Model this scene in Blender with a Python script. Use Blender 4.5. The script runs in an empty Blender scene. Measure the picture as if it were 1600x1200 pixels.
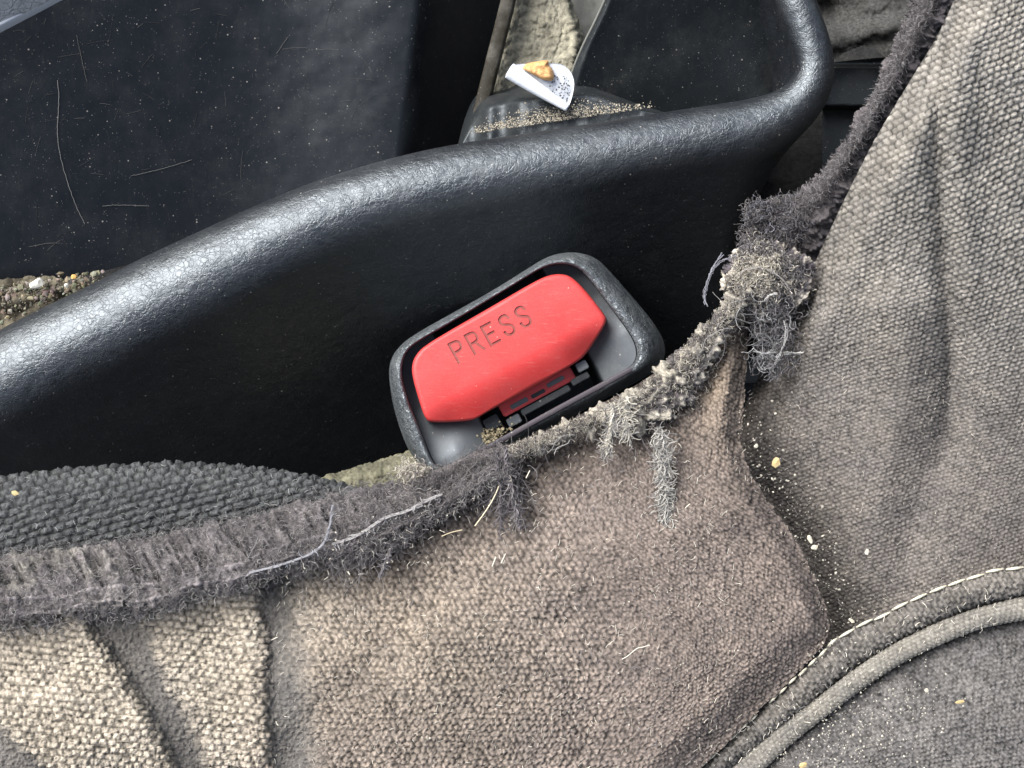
import bpy, bmesh, math, random
import numpy as np
from mathutils import Vector, Matrix
R = math.radians
rng = np.random.default_rng(7)
random.seed(7)
sc = bpy.context.scene
col = sc.collection
sc.unit_settings.scale_length = 0.01        # one unit is a centimetre

# ------------------------------------------------------------------ camera, sky, sun, exposure
CAM_Z = 20.0
cam_d = bpy.data.cameras.new('camera'); cam = bpy.data.objects.new('camera', cam_d); col.objects.link(cam)
cam.location = (0, 0, CAM_Z); cam.rotation_euler = (0, 0, 0)
cam_d.sensor_width = 36; cam_d.lens = 36 * CAM_Z / 16.0
cam_d.clip_start = 0.5; cam_d.clip_end = 500
cam_d.dof.use_dof = True; cam_d.dof.focus_distance = CAM_Z - 0.1; cam_d.dof.aperture_fstop = 4.5
sc.camera = cam
SUN = Vector((-0.55, 0.50, 0.67)).normalized()
world = bpy.data.worlds.new('World'); sc.world = world; world.use_nodes = True
wn = world.node_tree.nodes; wl = world.node_tree.links
sky = wn.new('ShaderNodeTexSky'); sky.sky_type = 'NISHITA'; sky.sun_disc = False
sky.sun_elevation = math.asin(SUN.z); sky.sun_rotation = math.atan2(SUN.x, SUN.y)
sky.air_density = 1.0; sky.dust_density = 3.0; sky.ozone_density = 1.0
wn['Background'].inputs['Strength'].default_value = 0.15
hs = wn.new('ShaderNodeHueSaturation'); hs.inputs['Saturation'].default_value = .6; wl.new(sky.outputs[0], hs.inputs['Color']); wl.new(hs.outputs[0], wn['Background'].inputs[0])
sd = bpy.data.lights.new('sun', 'SUN'); sd.energy = 4.6; sd.angle = R(48); sd.color = (1.0, 0.99, 0.97)
so = bpy.data.objects.new('sun', sd); col.objects.link(so)
so.rotation_euler = SUN.to_track_quat('Z', 'Y').to_euler(); so.location = SUN * 40
sc.view_settings.view_transform = 'Standard'; sc.view_settings.look = 'None'
sc.view_settings.exposure = 0.70; sc.view_settings.gamma = 1.0

# ------------------------------------------------------------------ helpers
def W(px, py, z):
    """point of the place seen in picture pixel px, py that lies at height z"""
    k = (CAM_Z - z) / CAM_Z / 100.0
    return np.stack([(np.asarray(px, float) - 800) * k, (600 - np.asarray(py, float)) * k, np.asarray(z, float) + 0 * np.asarray(px, float)], -1)

def lattice(seed):
    return np.random.default_rng(seed).random((256, 256))
_lat = {}
def vnoise(x, y, seed=0):
    if seed not in _lat: _lat[seed] = lattice(seed)
    L = _lat[seed]
    xi = np.floor(x).astype(int); yi = np.floor(y).astype(int)
    fx = x - xi; fy = y - yi
    fx = fx * fx * (3 - 2 * fx); fy = fy * fy * (3 - 2 * fy)
    a = L[yi % 256, xi % 256]; b = L[yi % 256, (xi + 1) % 256]
    c = L[(yi + 1) % 256, xi % 256]; d = L[(yi + 1) % 256, (xi + 1) % 256]
    return (a * (1 - fx) + b * fx) * (1 - fy) + (c * (1 - fx) + d * fx) * fy
def fbm(x, y, seed=0, o=4):
    s = 0; a = 0.5; t = 0
    for i in range(o):
        s = s + a * vnoise(x * 2 ** i, y * 2 ** i, seed + i * 13); t += a; a *= 0.5
    return s / t
def sstep(a, b, x):
    t = np.clip((x - a) / (b - a), 0, 1); return t * t * (3 - 2 * t)
def smooth(pts, n, closed=False, it=3):
    p = np.array(pts, float)
    for _ in range(it):
        if closed:
            q = np.roll(p, -1, 0); p = np.stack([p * .75 + q * .25, p * .25 + q * .75], 1).reshape(-1, p.shape[1])
        else:
            a = p[:-1] * .75 + p[1:] * .25; b = p[:-1] * .25 + p[1:] * .75
            m = np.stack([a, b], 1).reshape(-1, p.shape[1]); p = np.vstack([p[:1], m, p[-1:]])
    if closed: p = np.vstack([p, p[:1]])
    d = np.r_[0, np.cumsum(np.linalg.norm(np.diff(p, axis=0), axis=1))]
    t = np.linspace(0, d[-1], n + (1 if closed else 0))
    r = np.stack([np.interp(t, d, p[:, i]) for i in range(p.shape[1])], 1)
    return r[:-1] if closed else r
def sdist(px, py, poly):
    """signed distance in pixels to a polyline, positive on its right hand side in picture space (y down)"""
    P = np.array(poly, float); best = np.full(np.shape(px), 1e9); sg = np.ones(np.shape(px))
    for a, b in zip(P[:-1], P[1:]):
        d = b - a; L2 = d @ d
        t = np.clip(((px - a[0]) * d[0] + (py - a[1]) * d[1]) / L2, 0, 1)
        qx = px - a[0] - t * d[0]; qy = py - a[1] - t * d[1]
        dd = np.hypot(qx, qy); s = np.sign(d[0] * (py - a[1]) - d[1] * (px - a[0]))
        m = dd < best; best = np.where(m, dd, best); sg = np.where(m, s, sg)
    return best * sg
def inpoly(px, py, poly):
    c = np.zeros(np.shape(px), bool); n = len(poly)
    for i in range(n):
        x0, y0 = poly[i]; x1, y1 = poly[(i + 1) % n]
        if y0 == y1: continue
        m = ((y0 > py) != (y1 > py)) & (px < (x1 - x0) * (py - y0) / (y1 - y0) + x0)
        c ^= m
    return c
def coons(top, bottom, left, right, ns, nt):
    T = smooth(top, ns); B = smooth(bottom, ns); Lf = smooth(left, nt); Rt = smooth(right, nt)
    s = np.linspace(0, 1, ns)[None, :, None]; t = np.linspace(0, 1, nt)[:, None, None]
    c = (1 - t) * T[None] + t * B[None] + (1 - s) * Lf[:, None] + s * Rt[:, None] \
        - ((1 - s) * (1 - t) * T[0] + s * (1 - t) * T[-1] + (1 - s) * t * B[0] + s * t * B[-1])
    return c[..., 0], c[..., 1], s[..., 0] + 0 * t[..., 0], t[..., 0] + 0 * s[..., 0]

def raw_mesh(name, V, F, mat, C=None, smooth_shade=True, parent=None):
    V = np.asarray(V, np.float32); F = np.asarray(F, np.int32)
    me = bpy.data.meshes.new(name); n = F.shape[1]
    me.vertices.add(len(V)); me.vertices.foreach_set('co', V.ravel())
    me.loops.add(F.size); me.loops.foreach_set('vertex_index', F.ravel())
    me.polygons.add(len(F)); me.polygons.foreach_set('loop_start', np.arange(0, F.size, n, dtype=np.int32))
    me.polygons.foreach_set('loop_total', np.full(len(F), n, np.int32))
    me.polygons.foreach_set('use_smooth', np.full(len(F), smooth_shade))
    if C is not None:
        ca = me.color_attributes.new('Col', 'FLOAT_COLOR', 'POINT')
        cc = np.ones((len(V), 4), np.float32); cc[:, :3] = C; ca.data.foreach_set('color', cc.ravel())
    me.update(calc_edges=True); me.validate()
    me.materials.append(mat)
    o = bpy.data.objects.new(name, me); col.objects.link(o)
    if parent: o.parent = parent
    return o
def gridfaces(nt, ns, closed=False):
    i = np.arange(nt - 1)[:, None]; j = np.arange(ns if closed else ns - 1)[None, :]
    j2 = (j + 1) % ns
    return np.stack(np.broadcast_arrays(i * ns + j, (i + 1) * ns + j, (i + 1) * ns + j2, i * ns + j2), -1).reshape(-1, 4)
def normals(Pn):
    du = np.gradient(Pn, axis=1); dv = np.gradient(Pn, axis=0)
    n = np.cross(dv, du); n /= np.linalg.norm(n, axis=-1, keepdims=True) + 1e-9
    return n * np.where(n[..., 2:3] < 0, -1, 1)
def compact(V, F, C):
    u, inv = np.unique(F, return_inverse=True)
    return V[u], inv.reshape(F.shape), (C[u] if C is not None else None)
def sheet(name, px, py, z, h, mat, C, parent=None, mask=None, skirt=0.0):
    P0 = W(px, py, z); N = normals(P0); P1 = P0 + N * np.asarray(h)[..., None]
    nt, ns = px.shape; F = gridfaces(nt, ns); V = P1.reshape(-1, 3); Cc = np.asarray(C, float).reshape(-1, 3)
    if mask is not None:
        m = mask.reshape(-1)[F].mean(1) > .5; F = F[m]
        V, F, Cc = compact(V, F, Cc)
    return raw_mesh(name, V, F, mat, Cc, True, parent)

def tubes(name, curves, rad, mat, cols, parent=None, sides=3):
    """curves: list of (K,3) arrays -> one mesh of thin round strands"""
    V = []; F = []; C = []; base = 0
    for i, c in enumerate(curves):
        c = np.asarray(c, float); K = len(c)
        r = rad[i] if np.ndim(rad) else rad
        r = np.asarray(r) * np.ones(K)
        t = np.gradient(c, axis=0); t /= np.linalg.norm(t, axis=1, keepdims=True) + 1e-9
        a = np.cross(t, [0.31, 0.2, 0.93]); a /= np.linalg.norm(a, axis=1, keepdims=True) + 1e-9
        b = np.cross(t, a)
        ang = np.arange(sides) * 2 * np.pi / sides
        ring = c[:, None] + (a[:, None] * np.cos(ang)[None, :, None] + b[:, None] * np.sin(ang)[None, :, None]) * r[:, None, None]
        V.append(ring.reshape(-1, 3)); F.append(gridfaces(K, sides, True) + base); base += K * sides
        C.append(np.broadcast_to(cols[i], (K * sides, 3)))
    return raw_mesh(name, np.vstack(V), np.vstack(F), mat, np.vstack(C), True, parent)

def tag(o, label=None, cat=None, group=None, kind=None):
    if label: o['label'] = label
    if cat: o['category'] = cat
    if group: o['group'] = group
    if kind: o['kind'] = kind
    return o
def empty(name, loc, label, cat, group=None):
    o = bpy.data.objects.new(name, None); o.empty_display_size = .3; col.objects.link(o); o['_loc'] = 0
    del o['_loc']
    return tag(o, label, cat, group)

# ------------------------------------------------------------------ materials
def newmat(name):
    m = bpy.data.materials.new(name); m.use_nodes = True
    nt = m.node_tree; return m, nt, nt.nodes['Principled BSDF']
def nd(nt, t, **kw):
    n = nt.nodes.new(t)
    for k, v in kw.items():
        if k in n.inputs: n.inputs[k].default_value = v
        else: setattr(n, k, v)
    return n
def math_n(nt, op, a, b=None):
    n = nt.nodes.new('ShaderNodeMath'); n.operation = op
    for i, v in enumerate((a, b)):
        if v is None: continue
        if isinstance(v, (int, float)): n.inputs[i].default_value = v
        else: nt.links.new(v, n.inputs[i])
    return n.outputs[0]
def ramp(nt, src, stops):
    r = nt.nodes.new('ShaderNodeValToRGB'); e = r.color_ramp.elements
    while len(e) < len(stops): e.new(.5)
    for el, (p, c) in zip(e, stops):
        el.position = p; el.color = (*c, 1) if len(c) == 3 else c
    nt.links.new(src, r.inputs[0]); return r.outputs[0]
def mixc(nt, f, a, b, mode='MIX'):
    n = nt.nodes.new('ShaderNodeMix'); n.data_type = 'RGBA'; n.blend_type = mode
    for s, v in ((n.inputs[0], f), (n.inputs[6], a), (n.inputs[7], b)):
        if isinstance(v, (int, float)): s.default_value = v
        elif isinstance(v, tuple): s.default_value = (*v, 1)
        else: nt.links.new(v, s)
    return n.outputs[2]

def cloth_mat(name, bump=.25, scale=22, rough=.92, sheen=.0, contrast=.35):
    m, nt, b = newmat(name)
    at = nd(nt, 'ShaderNodeAttribute', attribute_name='Col')
    tc = nd(nt, 'ShaderNodeTexCoord')
    n1 = nd(nt, 'ShaderNodeTexNoise', Scale=scale, Detail=5.0, Roughness=.7); nt.links.new(tc.outputs['Object'], n1.inputs['Vector'])
    n2 = nd(nt, 'ShaderNodeTexNoise', Scale=2.0, Detail=4.0, Roughness=.6); nt.links.new(tc.outputs['Object'], n2.inputs['Vector'])
    lo = 1 - contrast
    v = ramp(nt, n1.outputs[0], [(.3, (lo, lo, lo)), (.7, (1 + contrast,) * 3)])
    c = mixc(nt, 1.0, at.outputs['Color'], v, 'MULTIPLY')
    v2 = ramp(nt, n2.outputs[0], [(.3, (.8, .8, .82)), (.7, (1.15, 1.13, 1.1))])
    c = mixc(nt, 1.0, c, v2, 'MULTIPLY')
    nt.links.new(c, b.inputs['Base Color'])
    b.inputs['Roughness'].default_value = rough; b.inputs['Specular IOR Level'].default_value = .25
    b.inputs['Sheen Weight'].default_value = sheen; b.inputs['Sheen Roughness'].default_value = .5
    bp = nd(nt, 'ShaderNodeBump', Strength=bump, Distance=.03); nt.links.new(n1.outputs[0], bp.inputs['Height'])
    nt.links.new(bp.outputs[0], b.inputs['Normal'])
    return m
def fibre_mat(name):
    m, nt, b = newmat(name)
    at = nd(nt, 'ShaderNodeAttribute', attribute_name='Col')
    nt.links.new(at.outputs['Color'], b.inputs['Base Color']); b.inputs['Roughness'].default_value = .75
    b.inputs['Specular IOR Level'].default_value = .3
    return m
def plastic_mat(name, base, rough=.42, grain=0.0, gscale=9.0, dust=.3, dustcol=(.30, .29, .26), speck=.5, spec=.5, stretch=(1, 1, 1), rot=0.0, smear=0.0, fine=.15):
    m, nt, b = newmat(name)
    tc = nd(nt, 'ShaderNodeTexCoord')
    mp = nd(nt, 'ShaderNodeMapping'); mp.inputs['Scale'].default_value = stretch; mp.inputs['Rotation'].default_value = (0, 0, rot)
    nt.links.new(tc.outputs['Object'], mp.inputs['Vector'])
    # dust in clouds
    nz = nd(nt, 'ShaderNodeTexNoise', Scale=1.1, Detail=8.0, Roughness=.72); nt.links.new(tc.outputs['Object'], nz.inputs['Vector'])
    nf = nd(nt, 'ShaderNodeTexNoise', Scale=26.0, Detail=3.0, Roughness=.6); nt.links.new(tc.outputs['Object'], nf.inputs['Vector'])
    dmask = ramp(nt, nz.outputs[0], [(.46, (0, 0, 0)), (.80, (1, 1, 1))])
    dm = math_n(nt, 'MULTIPLY', dmask, dust)
    dm = math_n(nt, 'MULTIPLY', dm, math_n(nt, 'MULTIPLY', nf.outputs[0], 1.6))
    c = mixc(nt, dm, base, dustcol)
    # pale specks
    vo = nd(nt, 'ShaderNodeTexVoronoi', Scale=11.0, Randomness=1.0); nt.links.new(tc.outputs['Object'], vo.inputs['Vector'])
    sx = nd(nt, 'ShaderNodeSeparateColor'); nt.links.new(vo.outputs['Color'], sx.inputs[0])
    thr = math_n(nt, 'MULTIPLY', math_n(nt, 'POWER', sx.outputs[0], 6.0), .20)
    sp = math_n(nt, 'LESS_THAN', vo.outputs['Distance'], thr)
    c = mixc(nt, math_n(nt, 'MULTIPLY', sp, speck), c, (.42, .40, .36))
    vo2 = nd(nt, 'ShaderNodeTexVoronoi', Scale=27.0, Randomness=1.0); nt.links.new(tc.outputs['Object'], vo2.inputs['Vector'])
    sx2 = nd(nt, 'ShaderNodeSeparateColor'); nt.links.new(vo2.outputs['Color'], sx2.inputs[0])
    sp2 = math_n(nt, 'LESS_THAN', vo2.outputs['Distance'], math_n(nt, 'MULTIPLY', math_n(nt, 'POWER', sx2.outputs[1], 5.0), .28))
    c = mixc(nt, math_n(nt, 'MULTIPLY', sp2, speck * .6), c, (.33, .32, .29))
    if smear > 0:
        ms = nd(nt, 'ShaderNodeMapping'); ms.inputs['Scale'].default_value = (6, .9, 1); ms.inputs['Rotation'].default_value = (0, 0, .25)
        nt.links.new(tc.outputs['Object'], ms.inputs['Vector'])
        n3 = nd(nt, 'ShaderNodeTexNoise', Scale=2.2, Detail=6.0, Roughness=.75); nt.links.new(ms.outputs[0], n3.inputs['Vector'])
        s3 = ramp(nt, n3.outputs[0], [(.55, (0, 0, 0)), (.8, (1, 1, 1))])
        c = mixc(nt, math_n(nt, 'MULTIPLY', s3, smear), c, dustcol)
    nt.links.new(c, b.inputs['Base Color'])
    nr = nd(nt, 'ShaderNodeTexNoise', Scale=2.4, Detail=7.0, Roughness=.75); nt.links.new(tc.outputs['Object'], nr.inputs['Vector'])
    rr = math_n(nt, 'ADD', math_n(nt, 'ADD', math_n(nt, 'MULTIPLY', dm, .5), math_n(nt, 'MULTIPLY', math_n(nt, 'SUBTRACT', nr.outputs[0], .5), .35)), rough)
    nt.links.new(rr, b.inputs['Roughness']); b.inputs['Specular IOR Level'].default_value = spec; b.inputs['Specular Tint'].default_value = (.84, .93, 1.0, 1)
    nb = nd(nt, 'ShaderNodeTexNoise', Scale=60.0, Detail=3.0); nt.links.new(tc.outputs['Object'], nb.inputs['Vector'])
    bp0 = nd(nt, 'ShaderNodeBump', Strength=fine, Distance=.02); nt.links.new(nb.outputs[0], bp0.inputs['Height'])
    last = bp0
    if grain > 0:
        nw = nd(nt, 'ShaderNodeTexNoise', Scale=gscale * .45, Detail=3.0); nt.links.new(mp.outputs[0], nw.inputs['Vector'])
        wv = nt.nodes.new('ShaderNodeVectorMath'); wv.operation = 'MULTIPLY_ADD'
        nt.links.new(nw.outputs['Color'], wv.inputs[0]); wv.inputs[1].default_value = (.24, .24, .24); nt.links.new(mp.outputs[0], wv.inputs[2])
        v1 = nd(nt, 'ShaderNodeTexVoronoi', Scale=gscale, feature='DISTANCE_TO_EDGE'); nt.links.new(wv.outputs[0], v1.inputs['Vector'])
        g1 = ramp(nt, v1.outputs['Distance'], [(0.0, (0, 0, 0)), (.075, (1, 1, 1))])
        v3 = nd(nt, 'ShaderNodeTexVoronoi', Scale=gscale * .38, feature='DISTANCE_TO_EDGE'); nt.links.new(wv.outputs[0], v3.inputs['Vector'])
        g3 = ramp(nt, v3.outputs['Distance'], [(0.0, (0, 0, 0)), (.05, (1, 1, 1))])
        n5 = nd(nt, 'ShaderNodeTexNoise', Scale=gscale * .35, Detail=2.0); nt.links.new(mp.outputs[0], n5.inputs['Vector'])
        am = ramp(nt, n5.outputs[0], [(.35, (.25, .25, .25)), (.6, (1, 1, 1))])
        hh = math_n(nt, 'MULTIPLY', math_n(nt, 'ADD', g1, g3), am)
        bp = nd(nt, 'ShaderNodeBump', Strength=grain, Distance=.03); nt.links.new(hh, bp.inputs['Height'])
        nt.links.new(last.outputs[0], bp.inputs['Normal']); last = bp
    nt.links.new(last.outputs[0], b.inputs['Normal'])
    return m

M_rim = plastic_mat('grained black plastic', (.0075, .0085, .011), rough=.40, grain=.24, gscale=10, dust=.05, speck=.45, stretch=(1, 1.25, .8), rot=R(-28), spec=1.0)
M_panel = plastic_mat('scuffed black plastic', (.005, .006, .008), rough=.33, dust=.12, dustcol=(.10, .095, .082), speck=.4, smear=.09, fine=.1, spec=.32)
M_dusty = plastic_mat('dusty black plastic', (.012, .014, .016), rough=.42, dust=.30, dustcol=(.12, .12, .105), speck=.6, smear=.12, fine=.2)
M_house = plastic_mat('buckle plastic', (.046, .051, .055), rough=.40, grain=.6, gscale=15, dust=.4, dustcol=(.2, .2, .19), speck=.6, spec=1.0)
M_well = plastic_mat('smooth grey plastic', (.085, .092, .10), rough=.52, spec=.6, dust=.6, dustcol=(.20, .20, .19), speck=.6)
M_dark = plastic_mat('dark plastic', (.012, .012, .013), rough=.5, dust=.5, dustcol=(.12, .11, .09), speck=.5)
M_purple = plastic_mat('wall shade plum', (.035, .026, .032), rough=.6, dust=.35, dustcol=(.14, .12, .12), speck=.6)
M_cloth = cloth_mat('woven cloth', .4, 24, contrast=.33)
M_mesh = cloth_mat('black knitted mesh', .8, 20, rough=.75, contrast=.5)
M_fuzz = cloth_mat('fuzzy cloth', .8, 16, contrast=.6)
M_fibre = fibre_mat('loose fibre')
M_carpet = cloth_mat('dirty floor', 1.0, 9, contrast=.45)

def red_mat(name, base, dark=False):
    m, nt, b = newmat(name)
    tc = nd(nt, 'ShaderNodeTexCoord')
    n1 = nd(nt, 'ShaderNodeTexNoise', Scale=40.0, Detail=4.0, Roughness=.7); nt.links.new(tc.outputs['Object'], n1.inputs['Vector'])
    n2 = nd(nt, 'ShaderNodeTexNoise', Scale=1.6, Detail=5.0, Roughness=.6); nt.links.new(tc.outputs['Object'], n2.inputs['Vector'])
    f = math_n(nt, 'ADD', math_n(nt, 'MULTIPLY', n1.outputs[0], .22), math_n(nt, 'MULTIPLY', n2.outputs[0], .22))
    f = math_n(nt, 'SUBTRACT', f, .12)
    c = mixc(nt, math_n(nt, 'MULTIPLY', f, 1.5), base, (min(1, base[0] + .14), base[1] + .13, base[2] + .12))
    mg = nd(nt, 'ShaderNodeMapping'); mg.inputs['Scale'].default_value = (1, 9, 1); mg.inputs['Rotation'].default_value = (0, 0, -1.1); nt.links.new(tc.outputs['Object'], mg.inputs['Vector'])
    n9 = nd(nt, 'ShaderNodeTexNoise', Scale=3.0, Detail=6.0, Roughness=.8); nt.links.new(mg.outputs[0], n9.inputs['Vector'])
    c = mixc(nt, math_n(nt, 'MULTIPLY', ramp(nt, n9.outputs[0], [(.56, (0, 0, 0)), (.78, (1, 1, 1))]), .30), c, (.62, .30, .26))
    n8 = nd(nt, 'ShaderNodeTexNoise', Scale=1.3, Detail=6.0, Roughness=.7); nt.links.new(tc.outputs['Object'], n8.inputs['Vector'])
    c = mixc(nt, math_n(nt, 'MULTIPLY', ramp(nt, n8.outputs[0], [(.50, (0, 0, 0)), (.75, (1, 1, 1))]), .35), c, (.20, .03, .03))
    vo = nd(nt, 'ShaderNodeTexVoronoi', Scale=9.0); nt.links.new(tc.outputs['Object'], vo.inputs['Vector'])
    sx = nd(nt, 'ShaderNodeSeparateColor'); nt.links.new(vo.outputs['Color'], sx.inputs[0])
    sp = math_n(nt, 'LESS_THAN', vo.outputs['Distance'], math_n(nt, 'MULTIPLY', math_n(nt, 'POWER', sx.outputs[0], 6.0), .12))
    c = mixc(nt, math_n(nt, 'MULTIPLY', sp, .6), c, (.85, .5, .42))
    nt.links.new(c, b.inputs['Base Color'])
    b.inputs['Roughness'].default_value = .5; b.inputs['Specular IOR Level'].default_value = .4
    bp = nd(nt, 'ShaderNodeBump', Strength=.25, Distance=.012); nt.links.new(n1.outputs[0], bp.inputs['Height']); nt.links.new(bp.outputs[0], b.inputs['Normal'])
    return m
M_red = red_mat('red plastic', (.43, .018, .018))
M_reddirt = red_mat('grimy red plastic', (.20, .026, .020))
def plain(name, c, rough=.6, noise=0.0, c2=None, scale=10):
    m, nt, b = newmat(name); b.inputs['Roughness'].default_value = rough; b.inputs['Base Color'].default_value = (*c, 1)
    if c2:
        tc = nd(nt, 'ShaderNodeTexCoord'); n1 = nd(nt, 'ShaderNodeTexNoise', Scale=scale, Detail=6.0, Roughness=.7); nt.links.new(tc.outputs['Object'], n1.inputs['Vector'])
        nt.links.new(ramp(nt, n1.outputs[0], [(.42, c), (.68, c2)]), b.inputs['Base Color'])
        bp = nd(nt, 'ShaderNodeBump', Strength=.4, Distance=.03); nt.links.new(n1.outputs[0], bp.inputs['Height']); nt.links.new(bp.outputs[0], b.inputs['Normal'])
    return m

# ------------------------------------------------------------------ the floor of the car
xs, ys = np.meshgrid(np.linspace(-16, 16, 240), np.linspace(12, -12, 180))
fz = -11.6 + .5 * fbm(xs * .5, ys * .5, 3) + .12 * fbm(xs * 4, ys * 4, 5)
fc = (np.array([.22, .20, .13]) * np.exp(-(((xs + 3.2) / 2.2) ** 2 + ((ys + 2.0) / 1.6) ** 2))[..., None] + .02) * (.5 + 1.0 * fbm(xs * 1.2, ys * 1.2, 9))[..., None]
o = raw_mesh('floor', np.stack([xs, ys, fz], -1).reshape(-1, 3), gridfaces(180, 240), M_carpet, fc.reshape(-1, 3)); tag(o, kind='structure')

# ------------------------------------------------------------------ console tray : rim and outer wall
console = empty('console_tray', None, 'black plastic console tray with a thick leather grained rim running behind the buckle', 'console')
path = [(-160, 585), (-60, 528), (0, 495), (70, 461), (135, 430), (200, 395), (300, 350), (400, 305), (450, 285), (500, 267), (600, 237), (700, 215), (800, 200), (900, 186), (1000, 171), (1100, 156),
        (1180, 144), (1222, 134), (1243, 118), (1252, 98), (1246, 70), (1236, 40), (1222, 5), (1200, -60), (1180, -120)]
n = 900; Pp = smooth(path, n, it=3)
RZ = -3.4
C3 = W(Pp[:, 0], Pp[:, 1], RZ)
tan = np.gradient(C3, axis=0); tan[:, 2] = 0
ker = np.ones(31) / 31
tp = np.stack([np.convolve(np.pad(tan[:, i], 15, 'edge'), ker, 'valid') for i in range(3)], 1)
tp /= np.linalg.norm(tp, axis=1, keepdims=True)
out = np.stack([tp[:, 1], -tp[:, 0], 0 * tp[:, 0]], 1)
sl = np.linspace(0, 1, n); pxs = Pp[:, 0]
corner = sstep(.80, .89, sl)
wallk = .80 * (1 - sstep(1120, 1245, pxs)) * (1 - corner)
rad = 1.0 - .22 * sstep(100, 700, pxs) - .12 * sstep(700, 1100, pxs)
i0 = int(np.argmin(np.hypot(Pp[:, 0] - 1225, Pp[:, 1] - 133))); i1 = int(np.argmin(np.hypot(Pp[:, 0] - 1251, Pp[:, 1] - 85)))
rad = rad * (1 - sstep(i0 - 40, i1, np.arange(n))) + .35 * sstep(i0 - 40, i1, np.arange(n))
prof = []
thE = np.arctan2(wallk, 1.0)           # elevation of the wall normal
for d in (-6.5, -3, -1.2, -.4): prof.append((0 * rad + .10, -rad + d))
NA = 26
for a in range(NA + 1):
    th = math.pi + (thE - math.pi) * a / NA
    prof.append((rad + rad * np.cos(th) , -rad + rad * np.sin(th)))
e0, e1 = prof[-1]
for d in np.linspace(.05, 1, 24) ** 1.3 * 7.6:
    prof.append((e0 + wallk * d, e1 - d))
V = np.stack([C3 + out * np.asarray(a)[:, None] + np.array([0, 0, 1.0]) * np.asarray(b)[:, None] for a, b in prof], 0)
o = raw_mesh('rim', V.reshape(-1, 3), gridfaces(len(prof), n), M_rim, None, True, console)

# inner tray panels: floor plate left, folded down to the right
px, py, s, t = coons([(-120, -120), (300, -120), (700, -120), (820, -120)], [(-120, 480), (180, 425), (560, 300), (735, 235)],
                     [(-120, -120), (-120, 480)], [(820, -120), (785, 20), (735, 235)], 220, 140)
fold = 648 - 30 * (py / 210.0) * .8
q_ = np.clip(px, -120, 1000)
z = -4.6 - .0036 * (q_ + 120) + 1.0 * sstep(330, -60, np.abs(px - fold)) ** 1.4 * (px < fold) + 1.0 * float(sstep(330, -60, np.array(0.))) ** 1.4 * (px >= fold)
z = z - 3.4 * sstep(0, 150, px - fold) - .0018 * (py + 120) + .05 * fbm(px / 90, py / 90, 4)
o = sheet('inner_panel', px, py, z, 0 * z, M_panel, np.ones(px.shape + (3,)), console)
# its lower lip above the grit
def ribbon_solid(name, pts, zs, wid, thick, mat, parent, nn=60):
    p = smooth(pts, nn); c = W(p[:, 0], p[:, 1], np.linspace(zs[0], zs[1], nn))
    t_ = np.gradient(c, axis=0); t_ /= np.linalg.norm(t_, axis=1, keepdims=True)
    o_ = np.stack([t_[:, 1], -t_[:, 0], 0 * t_[:, 0]], 1); up = np.array([0, 0, 1.])
    ang = np.linspace(0, 2 * np.pi, 17)[:-1]
    prof = [(np.sign(np.cos(a)) * abs(np.cos(a)) ** .45 * wid / 2, np.sign(np.sin(a)) * abs(np.sin(a)) ** .45 * thick / 2) for a in ang]
    Vv = np.stack([c + o_ * a + up * b for a, b in prof], 1)
    return raw_mesh(name, Vv.reshape(-1, 3), gridfaces(nn, 16, True), mat, None, True, parent)
ribbon_solid('edge_strip', [(812, -80), (795, 0), (772, 90), (752, 170), (742, 220)], (-6.3, -6.3), .30, .5, plastic_mat('brown edge plastic', (.022, .018, .012), rough=.7, spec=.2, dust=.4, speck=.3), console)

# right-hand inner panel
px, py, s, t = coons([(985, -110), (1100, -110), (1210, -110)], [(872, 230), (1000, 215), (1262, 160)], [(985, -110), (947, 0), (893, 105), (872, 230)], [(1210, -110), (1240, 0), (1270, 100), (1262, 160)], 120, 110)
z = -6.2 + .9 * sstep(60, 0, np.abs(px - 950 + py * .5)) * 0 - .5 * s + .10 * fbm(px / 120, py / 120, 8) - .25 * sstep(.03, 0, s) + 2.3 * (1 - t)
sheet('inner_panel', px, py, z, 0 * z, M_dusty, np.ones(px.shape + (3,)), console)
# thin pale strip painting the highlight on that panel's left edge
ribbon_solid('lip_highlight', [(985, -110), (947, 0), (893, 105), (872, 200)], (-3.7, -5.9), .05, .08, plastic_mat('pale lip highlight', (.16, .16, .14), rough=.5), console)

# bracket bump behind the rim
A = [(700, 262), (722, 190), (745, 144), (775, 131), (840, 132), (905, 118), (960, 140), (1010, 166), (1060, 190)]
px, py, s, t = coons([(712, 240), (728, 175), (748, 141), (790, 134), (850, 126), (915, 120), (965, 145), (1040, 175)], [(712, 260), (760, 260), (1000, 240), (1060, 200)],
                     [(712, 240), (712, 260)], [(1040, 175), (1060, 200)], 200, 60)
z = -4.35 - 2.3 * (1 - sstep(0, .28, t)) ** 2 - .9 * sstep(815, 735, px) * sstep(0, 1, 1) - .22 * np.exp(-((px - 792) / 16.) ** 2) + .16 * np.exp(-((px - 762) / 12.) ** 2)
z = z + .05 * fbm(px / 18, py / 18, 6)
o = sheet('seat_bracket', px, py, z, 0 * z, M_dusty, np.ones(px.shape + (3,)))
tag(o, 'small rounded black bracket cover behind the rim with grit and a curled scrap on it', 'bracket')

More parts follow.
